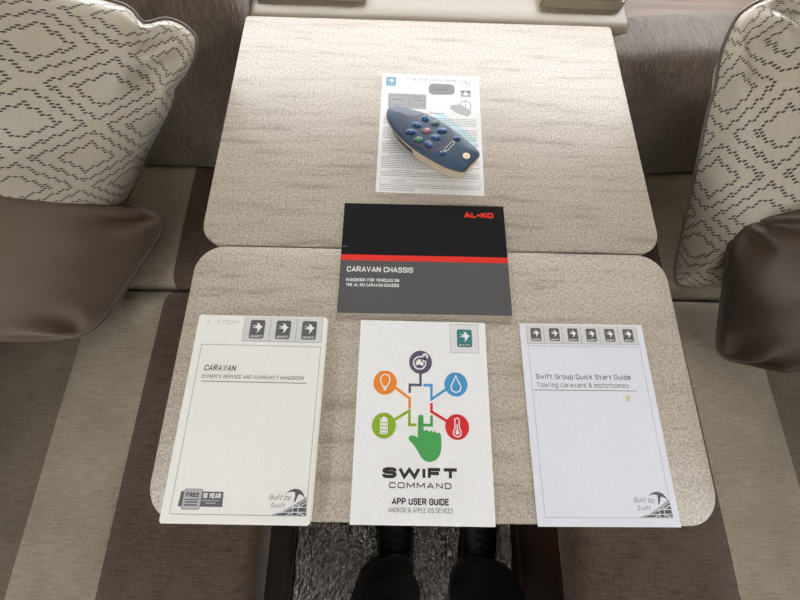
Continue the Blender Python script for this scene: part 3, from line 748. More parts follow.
hand = [(-2.6, 0.6), (-4.6, -0.2), (-5.4, -2), (-5.6, -22.6), (-9, -21), (-12.5, -20.6), (-14.8, -21.6), (-15.6, -23.6), (-14.5, -26), (-11, -29), (-8.5, -31.9), (-4.6, -37.6), (-1.6, -42.2), (1, -44.6), (4.6, -46.2), (8.8, -46.2), (12.8, -44.8), (15.8, -42.6), (18.4, -38.6), (19.6, -34.6), (20, -27), (19.6, -19.8), (18.6, -17.8), (17, -17.0), (15.6, -18.2), (14.6, -17.2), (12.8, -15.6), (11.2, -17.4), (10.2, -16.2), (8.4, -15.2), (6.8, -16.8), (5.6, -15.8), (3.6, -14.8), (1.4, -15.8), (0.6, -14.8), (0.5, -2), (-0.4, 0.0)]
d.poly('pointing_hand', [hand], 'p_green', 2.2)
d.text('title_text', 'SWIFT', -42.6, -62.4, 36.8, 10.4, 'ink', 1, 3.2, gap=0.24)
d.text('title_text', 'COMMAND', -35.2, -71.6, 29.8, 5.6, 'ink', 1, 1.0)
d.text('subtitle_text', 'APP USER GUIDE', -32, -86.6, 27, 6.2, 'ink', 1, 1.25)
d.text('subtitle_text', 'ANDROID & APPLE iOS DEVICES', -35.2, -93.4, 30.8, 4.4, 'ink_soft', 1, 0.5)

# ---- quick start guide
d = Doc('quick_guide', 0.222, -0.0377, 0.3, 'cool white quick start guide with six grey badges, right on near leaf', 'booklet')
slab(d, 'cover', 148, 210, 0.4, 'paper_cool', 0.8, 0.3); slab(d, 'page_block', 147.6, 209.6, 0.7, 'pages', 0.1, 0.3)
d.z = 1.22
d.poly('logo_tab', [rect(-66, 66.5, 81.6, 103.2)], 'tab_grey', 1)
d.poly('tab_edge', [rect(-66.4, 66.8, 81.0, 81.6), rect(-66.4, -65.9, 81, 103.6), rect(66.4, 66.8, 81, 103.6)]+[rect(x-0.3, x+0.3, 81.6, 103.4) for x in (-45.6, -23.4, -1.4, 21.2, 43.6)], 'line_grey', 1.6)
for k in range(6): badge(d, -61.4+22.15*k, -49.2+22.15*k, 84.2, 99.6, 'SWIFT')
d.poly('border_line', frame(-66, 67, -97, 78.8, 0.6), 'line_pale', 1)
d.text('title_text', 'Swift Group Quick Start Guide', -60.4, 40.8, 49.4, 5.6, 'ink_mid', 1, 0.8)
d.text('subtitle_text', 'Touring caravans & motorhomes', -60.2, 31.8, 45.0, 5.4, 'ink_mid', 1, 0.6)
d.poly('rule_line', [rect(-64.6, 53.4, 28.3, 29.0)], 'ink_soft', 1)
d.poly('stain', [[(42+2.6*math.cos(a)*(1+.3*math.sin(3*a)), 20.6+4.2*math.sin(a)*(1+.2*math.cos(2*a))) for a in [k*math.pi/12 for k in range(24)]]], 'stain', 1)
built_by(d, 67.2, -96.2)

# ---- chassis handbook (landscape)
d = Doc('chassis_handbook', 0.0342, 0.1492, 0.03, 'black and grey landscape chassis handbook with red stripe across the table gap', 'booklet')
slab(d, 'page_block', 209.2, 147.4, 2.6, 'pages', 0.15, 0.5, nx=16, ny=12)
slab(d, 'cover', 210, 148, 0.5, 'alko_grey', 2.8, 0.8, nx=16, ny=12)
d.z = 3.30
d.poly('cover_black_panel', [rect(-104.8, 104.8, 1.2, 73.8)], 'alko_black', 0.3)
d.poly('red_stripe', [rect(-104.8, 104.8, -6.4, 1.2)], 'red', 0.3)
d.text('logo_text', 'AL-KO', 52.0, 56.0, 91, 8.2, 'red', 1.3, 2.5, gap=0.24)
d.text('title_text', 'CARAVAN CHASSIS', -96.4, -21.8, -14.2, 7.2, 'print_white', 1.3, 1.25, gap=0.26)
d.text('subtitle_text', 'HANDBOOK FOR VEHICLES ON', -96.6, -34.2, -31.4, 4.2, 'print_white', 1.3, 0.75)
d.text('subtitle_text', 'THE AL-KO CARAVAN CHASSIS', -96.6, -40.6, -31.4, 4.2, 'print_white', 1.3, 0.75)
d.poly('cover_scratch', stroke([(-103, 11.5), (-100.5, 12.6), (-98, 12.0)], 0.7), 'line_grey', 1.3)

# ---- instruction sheet under the remote
d = Doc('instruction_sheet', 0.0439, 0.3455, -0.85, 'white printed instruction sheet lying under the blue remote on far leaf', 'sheet')
slab(d, 'paper', 147, 207, 0.3, 'paper_sheet', 0.05, 0)
d.z = 0.36
lb = d.poly('logo_badge', [rrect(-67.3, -52.3, 79.2, 96.8, 1.6)], 'logo_blue', 1)
d.poly('swallow_emblem', [[(-59.8+p[0]*12, 89.4+p[1]*11) for p in BIRD]], 'print_white', 2, lb)
d.poly('badge_name', [rect(-65.5, -54, 81, 82.6)], 'teal_pale', 2, lb)
d.text('title_text', 'EC500 Power Control System', -36.2, 91.2, 38.8, 5.0, 'ink_soft', 1, 0.55)
d.poly('display_picture', [[(-2.6, 68.5), (-2.9, 80), (-0.5, 85.4), (3, 87), (30, 86.6), (34.6, 84.4), (36.2, 80), (35.6, 70), (32, 67), (3, 65.8)]], 'badge_mid', 1)
d.poly('display_picture_line', [rect(6, 27, 75, 76.2)], 'ink_mid', 2)
pp = d.poly('panel_picture', [rrect(-63, -6.4, 38, 65.6, 2.4)], 'line_grey', 1)
d.poly('panel_picture_detail', frame(-60, -32, 44, 62, 0.6)+frame(-30, -9, 44, 62, 0.6)+[rect(-57, -40, 53, 54.5), rect(-27, -12, 53, 54.5), rect(-27, -15, 58.4, 59.6)], 'ink_soft', 2, pp)
d.poly('module_picture', frame(47, 59.4, 84, 96.8, 0.8)+stroke([(45, 93), (61, 88)], 0.7)+stroke([(50, 97.5), (56, 83)], 0.7)+stroke([(51, 92), (56, 92), (53, 87)], 0.7), 'line_grey', 1)
d.poly('relay_picture', [rect(45, 60.2, 63.6, 76.2)], 'line_grey', 1); d.poly('relay_detail', [circ(52.5, 69.4, 3, 14)], 'print_white', 2); d.poly('relay_detail', [rect(46, 50, 72, 75), rect(55, 59.4, 72, 75)], 'ink_mid', 2)
d.poly('unit_picture', [[(29.4, 41.5), (31, 47), (44, 48.5), (58, 38.5), (59.2, 33.6), (54, 28.2), (38, 34.6)]], 'line_pale', 1)
d.poly('unit_outline', stroke([(29.4, 41.5), (31, 47), (44, 48.5), (58, 38.5), (59.2, 33.6), (54, 28.2), (38, 34.6), (29.4, 41.5)], 0.7)+stroke([(42.6, 47.8), (46, 54.5), (52, 56.8), (58, 53), (59.5, 46), (58.2, 39)], 0.9)+stroke([(52, 56), (51.5, 44)], 0.7), 'ink_soft', 1.6)
d.poly('pale_blue_panel', [[(6, 31.5), (20, 30.6), (52, 2), (66, -14), (66, -34), (40, -40), (6, 10)]], 'cyan_pale', 0.5)
bars = []; rr = random.Random(3)
def textline(x0, x1, y, h=0.75):
    x = x0
    while x < x1-2:
        w_ = rr.uniform(2.2, 8.5); w_ = min(w_, x1-x); bars.append(rect(x, x+w_, y, y+h)); x += w_+1.0
textline(-1.4, 19, 30.8, 1.3)
y = 21.5; k = 0
while y > -80:
    ind = 11 if k % 9 == 6 else 0
    if k % 9 == 5: k += 1; y -= 1.6; continue
    x0 = -68+ind; x1 = 68-(rr.random() < 0.25)*rr.uniform(10, 60) if not ind else -68+ind+rr.uniform(28, 44)
    textline(x0, x1, y); y -= 2.9; k += 1
for yy in (-86.2,): textline(-54, -34, yy, 0.9)
for yy in (-92.3, -95.2, -98.1, -100.6): textline(-68.5, 69 if yy > -98 else -20, yy, 0.7)
d.poly('printed_text_lines', bars, 'ink_soft', 1.2)
d.poly('note_box', frame(-68.9, 70.2, -89.6, -82.6, 0.45), 'line_grey', 1.2)

# ------------------------------------------------------------------ remote control
K = 1.0284
top_w = [(-0.016, 0.348), (-0.008, 0.351), (0.003, 0.350), (0.018, 0.346), (0.035, 0.340), (0.054, 0.329), (0.070, 0.316), (0.086, 0.301), (0.0975, 0.2885), (0.1015, 0.2835), (0.1028, 0.2795), (0.1010, 0.2755), (0.090, 0.2640), (0.0850, 0.2565), (0.0822, 0.2540), (0.0790, 0.2536), (0.068, 0.2560), (0.052, 0.263), (0.035, 0.274), (0.017, 0.287), (0.002, 0.302), (-0.009, 0.316), (-0.017, 0.332), (-0.018, 0.342)]
RCX, RCY = 0.0395, 0.305
def rl(p): return Vector((p[0]*K-RCX*K, p[1]*K-RCY*K, 0))
rem = empty('remote_control', (RCX*K, RCY*K, TZ+0.0005)); tag(rem, 'dark blue handheld remote with coloured oval buttons lying on printed sheet', 'remote control')
out0 = [rl(p) for p in top_w]
def smooth_loop(P, it=2):
    for _ in range(it):
        Q = []
        for i in range(len(P)):
            a, b = P[i], P[(i+1) % len(P)]; Q += [a*0.75+b*0.25, a*0.25+b*0.75]
        P = Q
    return P
out = smooth_loop(out0, 2)
ax = (rl((0.0915, 0.267))-rl((-0.016, 0.348))).normalized(); nose = rl((-0.018, 0.35))
def along(p): return (p-nose).dot(ax)
L = max(along(p) for p in out)
def inset(P, dd):
    n = len(P); Q = []
    for i in range(n):
        t = (P[(i+1) % n]-P[i-1]); t.normalize(); nn = Vector((t.y, -t.x, 0))
        Q.append(P[i]+nn*dd)
    return Q
# loop is clockwise?  make nn point inward
area = sum(out[i].x*out[(i+1) % len(out)].y-out[(i+1) % len(out)].x*out[i].y for i in range(len(out)))
sgn = 1 if area < 0 else -1
def remote_layers(name, layers, mat, cap=True, capb=True):
    bm = bmesh.new(); rings = []
    for z, dd, fn in layers:
        P = inset(out, sgn*dd); rings.append([bm.verts.new((p.x, p.y, (z(p) if callable(z) else z)/1000)) if fn is None else bm.verts.new(fn(p)) for p in P])
    n = len(out)
    for a, b in zip(rings, rings[1:]):
        for k in range(n): bm.faces.new((a[k], a[(k+1) % n], b[(k+1) % n], b[k]))
    if cap:
        c = sum((v.co for v in rings[-1]), Vector())/n
        mid = [bm.verts.new(c+(v.co-c)*0.5+Vector((0, 0, 0.0006))) for v in rings[-1]]; cc = bm.verts.new(c+Vector((0, 0, 0.0008)))
        for k in range(n):
            bm.faces.new((rings[-1][k], rings[-1][(k+1) % n], mid[(k+1) % n], mid[k])); bm.faces.new((mid[k], mid[(k+1) % n], cc))
    if capb: bm.faces.new(rings[0][::-1])
    o = from_bm(name, bm, M[mat], rem, True); return o
remote_layers('face_plate', [(20.5, -0.0002, None), (22.5, -0.0003, None), (24.3, 0.0004, None), (25.3, 0.0016, None), (25.8, 0.0032, None)], 'navy')
remote_layers('shell_rim', [(17.6, 0.0022, None), (18.2, -0.0004, None), (19.8, -0.0012, None), (20.6, -0.0011, None)], 'shell')
def lower(p, z, dd):
    pass
# rear battery bulge and recessed grip, its dark colour holding the shadow under the nose
bm = bmesh.new()
def half(P, t0):  # keep the tail part beyond t0 along the axis
    return [p if along(p) > t0 else p+ax*(t0-along(p)) for p in P]
rings = []
for z, dd in ((0.5, 0.0060), (1.6, 0.0042), (6, 0.0018), (12, 0.0002), (18.4, -0.0006)):
    P = half(inset(out, sgn*dd), L*0.47+(17-z)*0.00025)
    rings.append([bm.verts.new((p.x, p.y, z/1000)) for p in P])
n = len(out)
for a, b in zip(rings, rings[1:]):
    for k in range(n): bm.faces.new((a[k], a[(k+1) % n], b[(k+1) % n], b[k]))
bm.faces.new(rings[0][::-1]); bm.faces.new(rings[-1])
bmesh.ops.remove_doubles(bm, verts=bm.verts[:], dist=1e-6)
sm_autos(from_bm('battery_cover', bm, M['shell'], rem))
bm = bmesh.new(); rings = []
for z, dd in ((2.0, 0.0070), (5, 0.0045), (11, 0.0026), (17.8, 0.0012)):
    P = [p if along(p) < L*0.52 else p-ax*(along(p)-L*0.52) for p in inset(out, sgn*dd)]
    rings.append([bm.verts.new((p.x, p.y, (z+max(0, (0.03-along(p))*90*(1-z/16)))/1000)) for p in P])
for a, b in zip(rings, rings[1:]):
    for k in range(n): bm.faces.new((a[k], a[(k+1) % n], b[(k+1) % n], b[k]))
bm.faces.new(rings[0][::-1]); bm.faces.new(rings[-1])
bmesh.ops.remove_doubles(bm, verts=bm.verts[:], dist=1e-6)
sm_autos(from_bm('grip_with_shadow', bm, M['grip_shadow'], rem))
ZTOP = 0.0262
ang = math.atan2(ax.y, ax.x)
def dome(name, c, rx, ry, h, mat, rot, parent, z0=ZTOP, lip=0.0):
    bm = bmesh.new(); n = 24; rings = []
    for t, s in ((0, 1.0), (0.6, 0.94), (0.9, 0.75), (1.0, 0.4)):
        rings.append([bm.verts.new((c.x+math.cos(rot)*rx*s*math.cos(a)-math.sin(rot)*ry*s*math.sin(a), c.y+math.sin(rot)*rx*s*math.cos(a)+math.cos(rot)*ry*s*math.sin(a), z0+h*t)) for a in [2*math.pi*k/n for k in range(n)]])
    for a, b in zip(rings, rings[1:]):
        for k in range(n): bm.faces.new((a[k], a[(k+1) % n], b[(k+1) % n], b[k]))
    bm.faces.new(rings[-1]); bm.faces.new(rings[0][::-1])
    return from_bm(name, bm, mat, parent, True)
btns = [((0.033, 0.330), 'btn_blue', 6.2, 4.9, 1.9), ((0.046, 0.323), 'btn_grey', 5.6, 4.7, 0.5), ((0.022, 0.319), 'btn_blue', 6.6, 4.8, -0.35), ((0.0145, 0.308), 'btn_blue', 7.0, 4.6, 0.0),
        ((0.0345, 0.310), 'btn_red', 5.6, 4.7, 0.5), ((0.0545, 0.311), 'btn_blue', 7.0, 4.6, 0.0), ((0.024, 0.296), 'btn_green', 5.8, 4.8, 0.6), ((0.0465, 0.300), 'btn_blue', 6.8, 4.9, -0.35), ((0.037, 0.289), 'btn_blue', 6.2, 4.9, 1.9),
        ((0.0735, 0.299), 'navy_dark', 4.4, 3.8, 0.6), ((0.0545, 0.2765), 'navy_dark', 4.4, 3.8, 0.6)]
for i, (p, mt, rx, ry, ro) in enumerate(btns):
    c = rl(p)
    rg = dome('button_ring', c, rx*1.16/1000, ry*1.16/1000, 0.0016, M['navy_dark'], ro, rem, ZTOP-0.0006)
    b_ = dome('button', c, rx*0.90/1000, ry*0.88/1000, 0.0014, M[mt if i < 9 else 'btn_blue'], ro, rem, ZTOP+0.0002)
    if i < 9:
        me = bpy.data.meshes.new('s'); bm = bmesh.new(); zz = ZTOP+0.00175
        pl = ring(0, 0, 1.3, 0.45, 0, 360, 12) if i in (1, 4, 6) else stroke([(-1.6, 0), (1.6, 0)], 0.5)+stroke([(0.4, 1.1), (1.6, 0), (0.4, -1.1)], 0.4)
        for q in pl: bm.faces.new([bm.verts.new((c.x+a/1000, c.y+b/1000, zz)) for a, b in q])
        from_bm('button_symbol', bm, M['line_grey'] if i != 6 else M['p_green'], b_)
def rem_poly(name, pl, mat, z):
    bm = bmesh.new()
    for q in pl: bm.faces.new([bm.verts.new((a, b, z)) for a, b in q])
    for f in bm.faces:
        f.normal_update()
        if f.normal.z < 0: f.normal_flip()
    me = bpy.data.meshes.new(name); bm.to_mesh(me); bm.free(); return link(name, me, M[mat], rem)
def W2(pts): return [tuple(rl(p).xy) for p in pts]
def chaikin(P, it=2):
    for _ in range(it):
        Q = [P[0]]
        for a, b in zip(P, P[1:]): Q += [(a[0]*.75+b[0]*.25, a[1]*.75+b[1]*.25), (a[0]*.25+b[0]*.75, a[1]*.25+b[1]*.75)]
        P = Q+[P[-1]]
    return P
rem_poly('maroon_outline', stroke(chaikin(W2([(-0.006, 0.3395), (0.001, 0.3385), (0.0095, 0.331), (0.020, 0.3315), (0.028, 0.338), (0.037, 0.337)])), 0.0009), 'maroon', ZTOP+0.0004)
rem_poly('maroon_outline', stroke(chaikin(W2([(-0.006, 0.3395), (0.004, 0.332), (0.008, 0.327), (0.007, 0.322), (0.002, 0.315), (0.002, 0.309)])), 0.0009), 'maroon', ZTOP+0.0004)
rem_poly('maroon_outline', stroke(chaikin(W2([(0.060, 0.318), (0.068, 0.311), (0.069, 0.305), (0.062, 0.295), (0.055, 0.286), (0.048, 0.2795), (0.041, 0.2795), (0.030, 0.285), (0.020, 0.291)])), 0.0009), 'maroon', ZTOP+0.0004)
A_, B_ = rl((0.0578, 0.2805)), rl((0.0695, 0.2945)); dd_ = (B_-A_).normalized(); nn_ = Vector((-dd_.y, dd_.x, 0))
slot = [A_+nn_*0.0021, A_-nn_*0.0021, B_-nn_*0.0021, B_+nn_*0.0021]
slot = [A_.lerp(B_, .08)+nn_*.0021, A_+nn_*.0012, A_-nn_*.0012, A_.lerp(B_, .08)-nn_*.0021, B_.lerp(A_, .08)-nn_*.0021, B_-nn_*.0012, B_+nn_*.0012, B_.lerp(A_, .08)+nn_*.0021]; slot = [tuple(p.xy) for p in slot]
rem_poly('display_outline', stroke(slot+[slot[0]], 0.0008), 'cream', ZTOP+0.0006)
dome('brand_disc', rl((0.0845, 0.2735)), 0.0050, 0.0050, 0.0006, M['cream'], 0, rem, ZTOP-0.0001)
c = rl((0.0845, 0.2735)); rem_poly('disc_mark', [[(c.x+a*0.0048, c.y+b*0.0048) for a, b in BIRD[:]]] if False else stroke([(c.x-0.002, c.y-0.0008), (c.x+0.001, c.y+0.0014), (c.x+0.0022, c.y-0.0006)], 0.0009), 'gold', ZTOP+0.0008)

# ------------------------------------------------------------------ pillows
def pillow(name, corners, thick, mat, pipe_mat, label, pinch=0.08, fu=1.0, fv=1.0, n=44, seed=0, crease=0.004, uvrot=0.0, uvoff=(0, 0), rnd=0.30, sag=0.0, ears=()):
    """corners: BL, BR, TR, TL in world space; soft inflated cushion with piped edge"""
    BL, BR, TR, TL = [Vector(c) for c in corners]
    cen = (BL+BR+TR+TL)/4; X = ((BR+TR)-(BL+TL))/2; Y = ((TL+TR)-(BL+BR))/2; Nn = X.cross(Y).normalized()
    w, h = X.length, Y.length
    root = empty(name, tuple(cen)); tag(root, label, 'pillow')
    def P(s, t):
        s2 = s*(1-pinch*(1-t*t)*abs(s)**2)*math.sqrt(1-rnd*t**8/2); t2 = t*(1-pinch*(1-s*s)*abs(t)**2)*math.sqrt(1-rnd*s**8/2)
        for es, et, am in ears:       # a fold that pinches the seam beside a corner
            k = math.exp(-((s*es-0.62)/0.09)**2)*max(0, t*et)**6; t2 -= et*am*k
            k = math.exp(-((t*et-0.62)/0.09)**2)*max(0, s*es)**6; s2 -= es*am*0.5*k
        a, b = (s2+1)/2, (t2+1)/2
        return (BL*(1-a)*(1-b)+BR*a*(1-b)+TR*a*b+TL*(1-a)*b)-cen
    bm = bmesh.new(); uvl = bm.loops.layers.uv.new('UVMap'); V = {}; UV = {}
    par = [math.sin(math.pi/2*(2*i/n-1)) for i in range(n+1)]
    par = [0.55*p+0.45*(2*i/n-1) for i, p in enumerate(par)]
    for side in (1, -1):
        for i, s in enumerate(par):
            for j, t in enumerate(par):
                edge = i in (0, n) or j in (0, n)
                if edge and side < 0: V[side, i, j] = V[1, i, j]; continue
                q = max(0, (1-s*s)*(1-t*t)); hgt = thick/2*q**0.42*(1 if side > 0 else 0.5)
                # creases running in from the corners
                r_c = min((Vector((s, t))-Vector((a, b))).length for a in (-1, 1) for b in (-1, 1))
                sx_, ty_ = 1-abs(s), 1-abs(t); an = math.atan2(ty_+1e-4, sx_+1e-4)
                cr = crease*math.sin(an*9+seed+2*noise.noise(Vector((s*2, t*2, seed))))*math.exp(-((r_c-0.28)/0.22)**2)*min(1, q*14)
                nz = noise.noise(Vector((s*1.7+seed*3.1, t*1.7, side*2.3)))*0.05*thick*q**0.4 + noise.noise(Vector((s*5+seed, t*5, side*4.0)))*0.018*thick*q**0.3
                for es, et, am in ears:
                    rr_ = math.hypot(1-s*es, 1-t*et); hgt *= 1-min(0.5, am*7)*math.exp(-((rr_-0.42)/0.11)**2)
                p = P(s, t)+Nn*side*(hgt+cr+nz)+Vector((0, 0, -sag*q))
                V[side, i, j] = bm.verts.new(p)
        for i in range(n):
            for j in range(n):
                f = (V[side, i, j], V[side, i+1, j], V[side, i+1, j+1], V[side, i, j+1])
                if side < 0: f = f[::-1]
                f = bm.faces.new(f)
                ij = [(i, j), (i+1, j), (i+1, j+1), (i, j+1)]
                if side < 0: ij = ij[::-1]
                for lp, (a, b) in zip(f.loops, ij):
                    q1 = [math.copysign(thick/2*0.9*(1-max(0, 1-k_*k_)**0.42), k_) for k_ in (par[a], par[b])]
                    u, v = par[a]*w/2+q1[0], par[b]*h/2+q1[1]; c_, s_ = math.cos(uvrot), math.sin(uvrot)
                    lp[uvl].uv = (5+c_*u-s_*v+uvoff[0], 5+s_*u+c_*v+uvoff[1])
    me = bpy.data.meshes.new('cover'); bm.to_mesh(me); bm.free()
    link('cover', me, mat, root, True)
    loop = [(s, -1) for s in par]+[(1, t) for t in par[1:]]+[(s, 1) for s in par[::-1][1:]]+[(-1, t) for t in par[::-1][1:-1]]
    pts = [tuple(P(s, t)) for s, t in loop]
    from_bm('piping', tube_bm(pts, 0.0026, 7, True), pipe_mat, root, True)
    return root
pillow('scatter_pillow', [(-0.90, 0.23, 0.60), (-0.600, 0.265, 0.475), (-0.270, 0.480, 0.735), (-0.590, 0.455, 0.845)], 0.17, M['diamond'], M['piping'],
       'cream pillow with dark dashed diamonds at left, behind the plain brown pillow', seed=1, uvrot=-0.1, pinch=0.02, rnd=0.3, ears=((1, 1, 0.07),), crease=0.009)
pillow('scatter_pillow', [(0.558, 0.180, 0.470), (0.90, 0.235, 0.60), (0.745, 0.500, 0.840), (0.438, 0.495, 0.775)], 0.17, M['diamond'], M['piping'],
       'cream pillow with dark dashed diamonds at right, behind the brown satin pillow', seed=2, pinch=0.02, rnd=0.3, ears=((-1, 1, 0.035),), crease=0.012)
pillow('bolster_pillow', [(-0.90, 0.03, 0.78), (-0.575, 0.058, 0.480), (-0.455, 0.315, 0.50), (-0.86, 0.34, 0.80)], 0.13, M['brown_cotton'], M['piping'],
       'plain matt brown pillow leaning at left in front of the patterned one', seed=3, pinch=0.0, crease=0.014, rnd=0.3)
pillow('bolster_pillow', [(0.618, 0.040, 0.470), (0.93, -0.01, 0.74), (0.86, 0.25, 0.86), (0.545, 0.265, 0.625)], 0.13, M['brown_satin'], M['piping_dark'],
       'dark brown satin pillow leaning at right in front of the patterned one', seed=5, pinch=0.0, crease=0.014, rnd=0.3)

# ------------------------------------------------------------------ floor mat film
tag(box('floor_carpet', -0.286, 0.376, -1.30, -0.045, 0.0002, 0.0045, M['carpet'], r=0.0015), 'dark brown carpet strip beneath the crinkled clear film', 'carpet')
g = N('clear_crinkled_film')
v = g.coord(); n1 = g.noise(v, 60, 4, 0.7)
vo = g.n('ShaderNodeTexVoronoi'); vo.feature = 'DISTANCE_TO_EDGE'; vo.inputs['Scale'].default_value = 55
wv = g.n('ShaderNodeVectorMath'); wv.operation = 'ADD'
nn = g.n('ShaderNodeTexNoise'); nn.inputs['Scale'].default_value = 40; g.l(v, nn.inputs['Vector'])
sc = g.n('ShaderNodeVectorMath'); sc.operation = 'SCALE'; sc.inputs['Scale'].default_value = 0.03; g.l(nn.outputs[1], sc.inputs[0])
g.l(v, wv.inputs[0]); g.l(sc.outputs[0], wv.inputs[1]); g.l(wv.outputs[0], vo.inputs['Vector'])
hgt = g.math('ADD', g.math('MULTIPLY', n1, 1.0), g.math('MULTIPLY', vo.outputs['Distance'], 1.5))
bp = g.bump(hgt, 1.0, 0.012)
out_ = g.t.nodes['Material Output']
gl = g.n('ShaderNodeBsdfGlossy'); gl.inputs['Roughness'].default_value = 0.07; gl.inputs['Color'].default_value = (1.0, 0.94, 0.90, 1)
g.l(bp.outputs[0], gl.inputs['Normal'])
tr = g.n('ShaderNodeBsdfTransparent'); tr.inputs['Color'].default_value = (0.86, 0.85, 0.84, 1)
mx = g.n('ShaderNodeMixShader'); mx.inputs[0].default_value = 0.5
g.l(tr.outputs[0], mx.inputs[1]); g.l(gl.outputs[0], mx.inputs[2]); g.l(mx.outputs[0], out_.inputs['Surface'])
M['film'] = g.m
bm = bmesh.new(); nx, ny = 90, 150; G = {}
for i in range(nx+1):
    for j in range(ny+1):
        x = -0.278+0.634*i/nx; y = -1.15+1.09*j/ny
        z = 0.0085+0.0032*abs(noise.noise(Vector((x*26, y*26, 3))))+0.0035*noise.noise(Vector((x*60, y*45, 9)))
        ex = 0.004*noise.noise(Vector((0, y*20, 1)))
        G[i, j] = bm.verts.new((x+(ex if i in (0, nx) else 0), y, max(0.0052, z)))
for i in range(nx):
    for j in range(ny): bm.faces.new((G[i, j], G[i+1, j], G[i+1, j+1], G[i, j+1]))
tag(from_bm('plastic_film', bm, M['film']), 'crinkled clear plastic film covering the floor around the feet', 'floor film')

# ------------------------------------------------------------------ person (legs of the photographer)
person = empty('person', (0.09, -0.58, 0)); tag(person, 'person standing at the near table edge in black trousers and shoes', 'person')
def skin_body(name, verts, edges, radii, root, mat, sub=2):
    me = bpy.data.meshes.new(name); me.from_pydata(verts, edges, [])
    o = bpy.data.objects.new(name, me); S.collection.objects.link(o)
    sk = o.modifiers.new('skin', 'SKIN'); sb = o.modifiers.new('sub', 'SUBSURF'); sb.levels = sub; sb.render_levels = sub
    for i, r in enumerate(radii):
        me.skin_vertices[0].data[i].radius = r if isinstance(r, tuple) else (r, r)
        me.skin_vertices[0].data[i].use_root = (i == root)
    dg = bpy.context.evaluated_depsgraph_get(); dg.update()
    m2 = bpy.data.meshes.new_from_object(o.evaluated_get(dg)); bpy.data.objects.remove(o)
    m2.name = name; m2.materials.clear()
    return m2
# trousers: pelvis to hems
pv = [(0.11, -0.70, 0.90),
      (0.01, -0.69, 0.84), (-0.01, -0.675, 0.66), (-0.015, -0.60, 0.48), (-0.012, -0.545, 0.28), (-0.012, -0.530, 0.13), (-0.008, -0.540, 0.065),
      (0.21, -0.69, 0.84), (0.24, -0.66, 0.66), (0.245, -0.60, 0.50), (0.250, -0.55, 0.27), (0.232, -0.530, 0.13), (0.228, -0.535, 0.065),
      (0.11, -0.71, 1.00), (0.11, -0.72, 1.06)]
pe = [(0, 1), (1, 2), (2, 3), (3, 4), (4, 5), (5, 6), (0, 7), (7, 8), (8, 9), (9, 10), (10, 11), (11, 12), (0, 13), (13, 14)]
pr = [(0.125, 0.11), 0.098, 0.090, 0.078, 0.082, 0.094, 0.092, 0.098, 0.090, 0.074, 0.102, 0.096, 0.092, (0.15, 0.105), (0.155, 0.105)]
me = skin_body('trousers', pv, pe, pr, 0, None)
for v in me.vertices:
    p = v.co
    low = max(0, min(1, (0.5-p.z)/0.45))
    f = 0.007*math.sin(p.z*75+7*noise.noise(p*8)+p.x*30)*(0.3+low)+0.016*noise.noise(p*13)*(0.4+low)
    n_ = v.normal
    v.co = p+n_*f
    if v.co.z < 0.05: v.co.z = 0.05+(v.co.z-0.05)*0.3
o = link('trousers', me, M['black_cloth'], None, True); o.parent = person; o.matrix_parent_inverse = Matrix.Translation(-Vector(person.location))
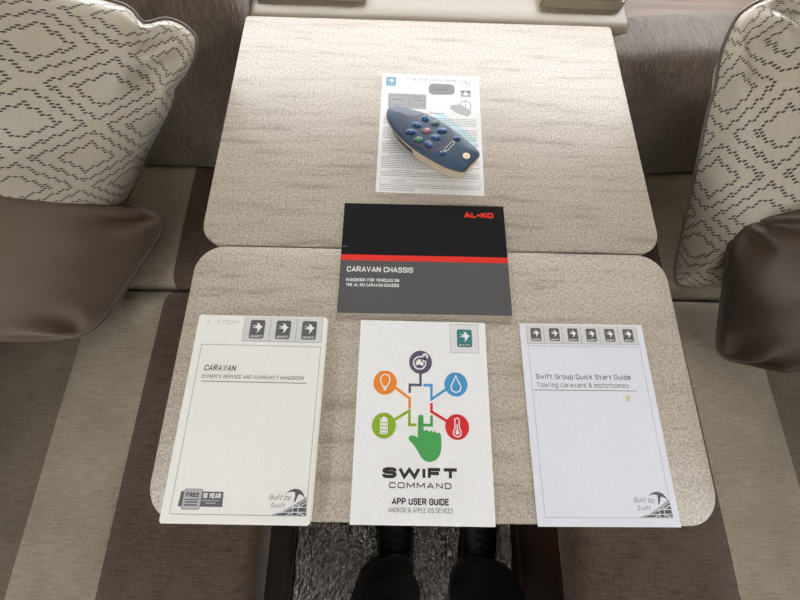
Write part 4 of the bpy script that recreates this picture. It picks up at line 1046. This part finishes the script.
# jumper torso, closed at the shoulders, above the belt
# shoes
def shoe(cx, cy, yaw, label=None):
    def outline(s):   # s in 0..1 heel->toe : half widths (left,right)
        w = 0.036+0.014*math.sin(min(1, s*1.15)*math.pi*0.62)
        if s < 0.12: w *= math.sqrt(max(0, 1-((0.12-s)/0.12)**2))*0.35+0.65*math.sqrt(max(0.0, 1-((0.12-s)/0.12)**2))
        if s > 0.78: w *= math.sqrt(max(0, 1-((s-0.78)/0.22)**2))
        return max(0.0015, w)
    L_ = 0.29; ns = 26
    def pos(x, y, z): 
        c, s = math.cos(yaw), math.sin(yaw); return (cx+c*x-s*y, cy+s*x+c*y, z)
    root = bm = bmesh.new(); rings = []
    zb = 0.0125
    for i in range(ns+1):
        s = i/ns; w = outline(s); y = -L_/2+L_*s
        hh = 0.075 if s < 0.35 else (0.075-(s-0.35)/0.3*0.028 if s < 0.65 else 0.047-(s-0.65)*0.035)
        if s > 0.85: hh -= (s-0.85)*0.08
        if s < 0.04: hh *= 0.9
        ring_ = []
        for k in range(13):
            a = math.pi*k/12; ww = w*(math.cos(a)*(1-0.25*math.sin(a)**2))
            ring_.append(bm.verts.new(pos(ww, y, 0.022+zb+(hh-0.01)*math.sin(a)**0.75)))
        rings.append(ring_)
    for a, b in zip(rings, rings[1:]):
        for k in range(12): bm.faces.new((a[k], a[k+1], b[k+1], b[k]))
        bm.faces.new((a[12], a[0], b[0], b[12]))
    bm.faces.new(rings[0]); bm.faces.new(rings[-1][::-1])
    up = from_bm('shoe', bm, M['shoe_black'], None, True); up.parent = person; up.matrix_parent_inverse = Matrix.Translation(-Vector(person.location))
    bm = bmesh.new(); R_ = []
    for z, gx in ((zb, 0.0), (zb+0.003, 0.003), (zb+0.018, 0.004), (zb+0.022, 0.001)):
        lo = []
        for i in range(ns+1):
            s = i/ns; lo.append((outline(s)+gx, -L_/2+L_*s))
        for i in range(ns, -1, -1):
            s = i/ns; lo.append((-outline(s)-gx, -L_/2+L_*s))
        R_.append([bm.verts.new(pos(a, b, z)) for a, b in lo])
    n = len(R_[0])
    for a, b in zip(R_, R_[1:]):
        for k in range(n): bm.faces.new((a[k], a[(k+1) % n], b[(k+1) % n], b[k]))
    bm.faces.new(R_[0][::-1]); bm.faces.new(R_[-1])
    so = from_bm('sole', bm, M['sole_black']); so.parent = up
    bm = bmesh.new()
    for k in range(4):
        y = 0.0+k*0.017; hh = 0.022+zb+0.055-0.0055*k
        tube_bm([pos(-0.020, y, hh-0.006), pos(-0.008, y+0.004, hh+0.003), pos(0.008, y-0.002, hh+0.003), pos(0.020, y+0.002, hh-0.006)], 0.0018, 6, bm=bm)
    la = from_bm('laces', bm, M['sole_black']); la.parent = up
shoe(0.010, -0.475, 0.03); shoe(0.250, -0.468, -0.16)
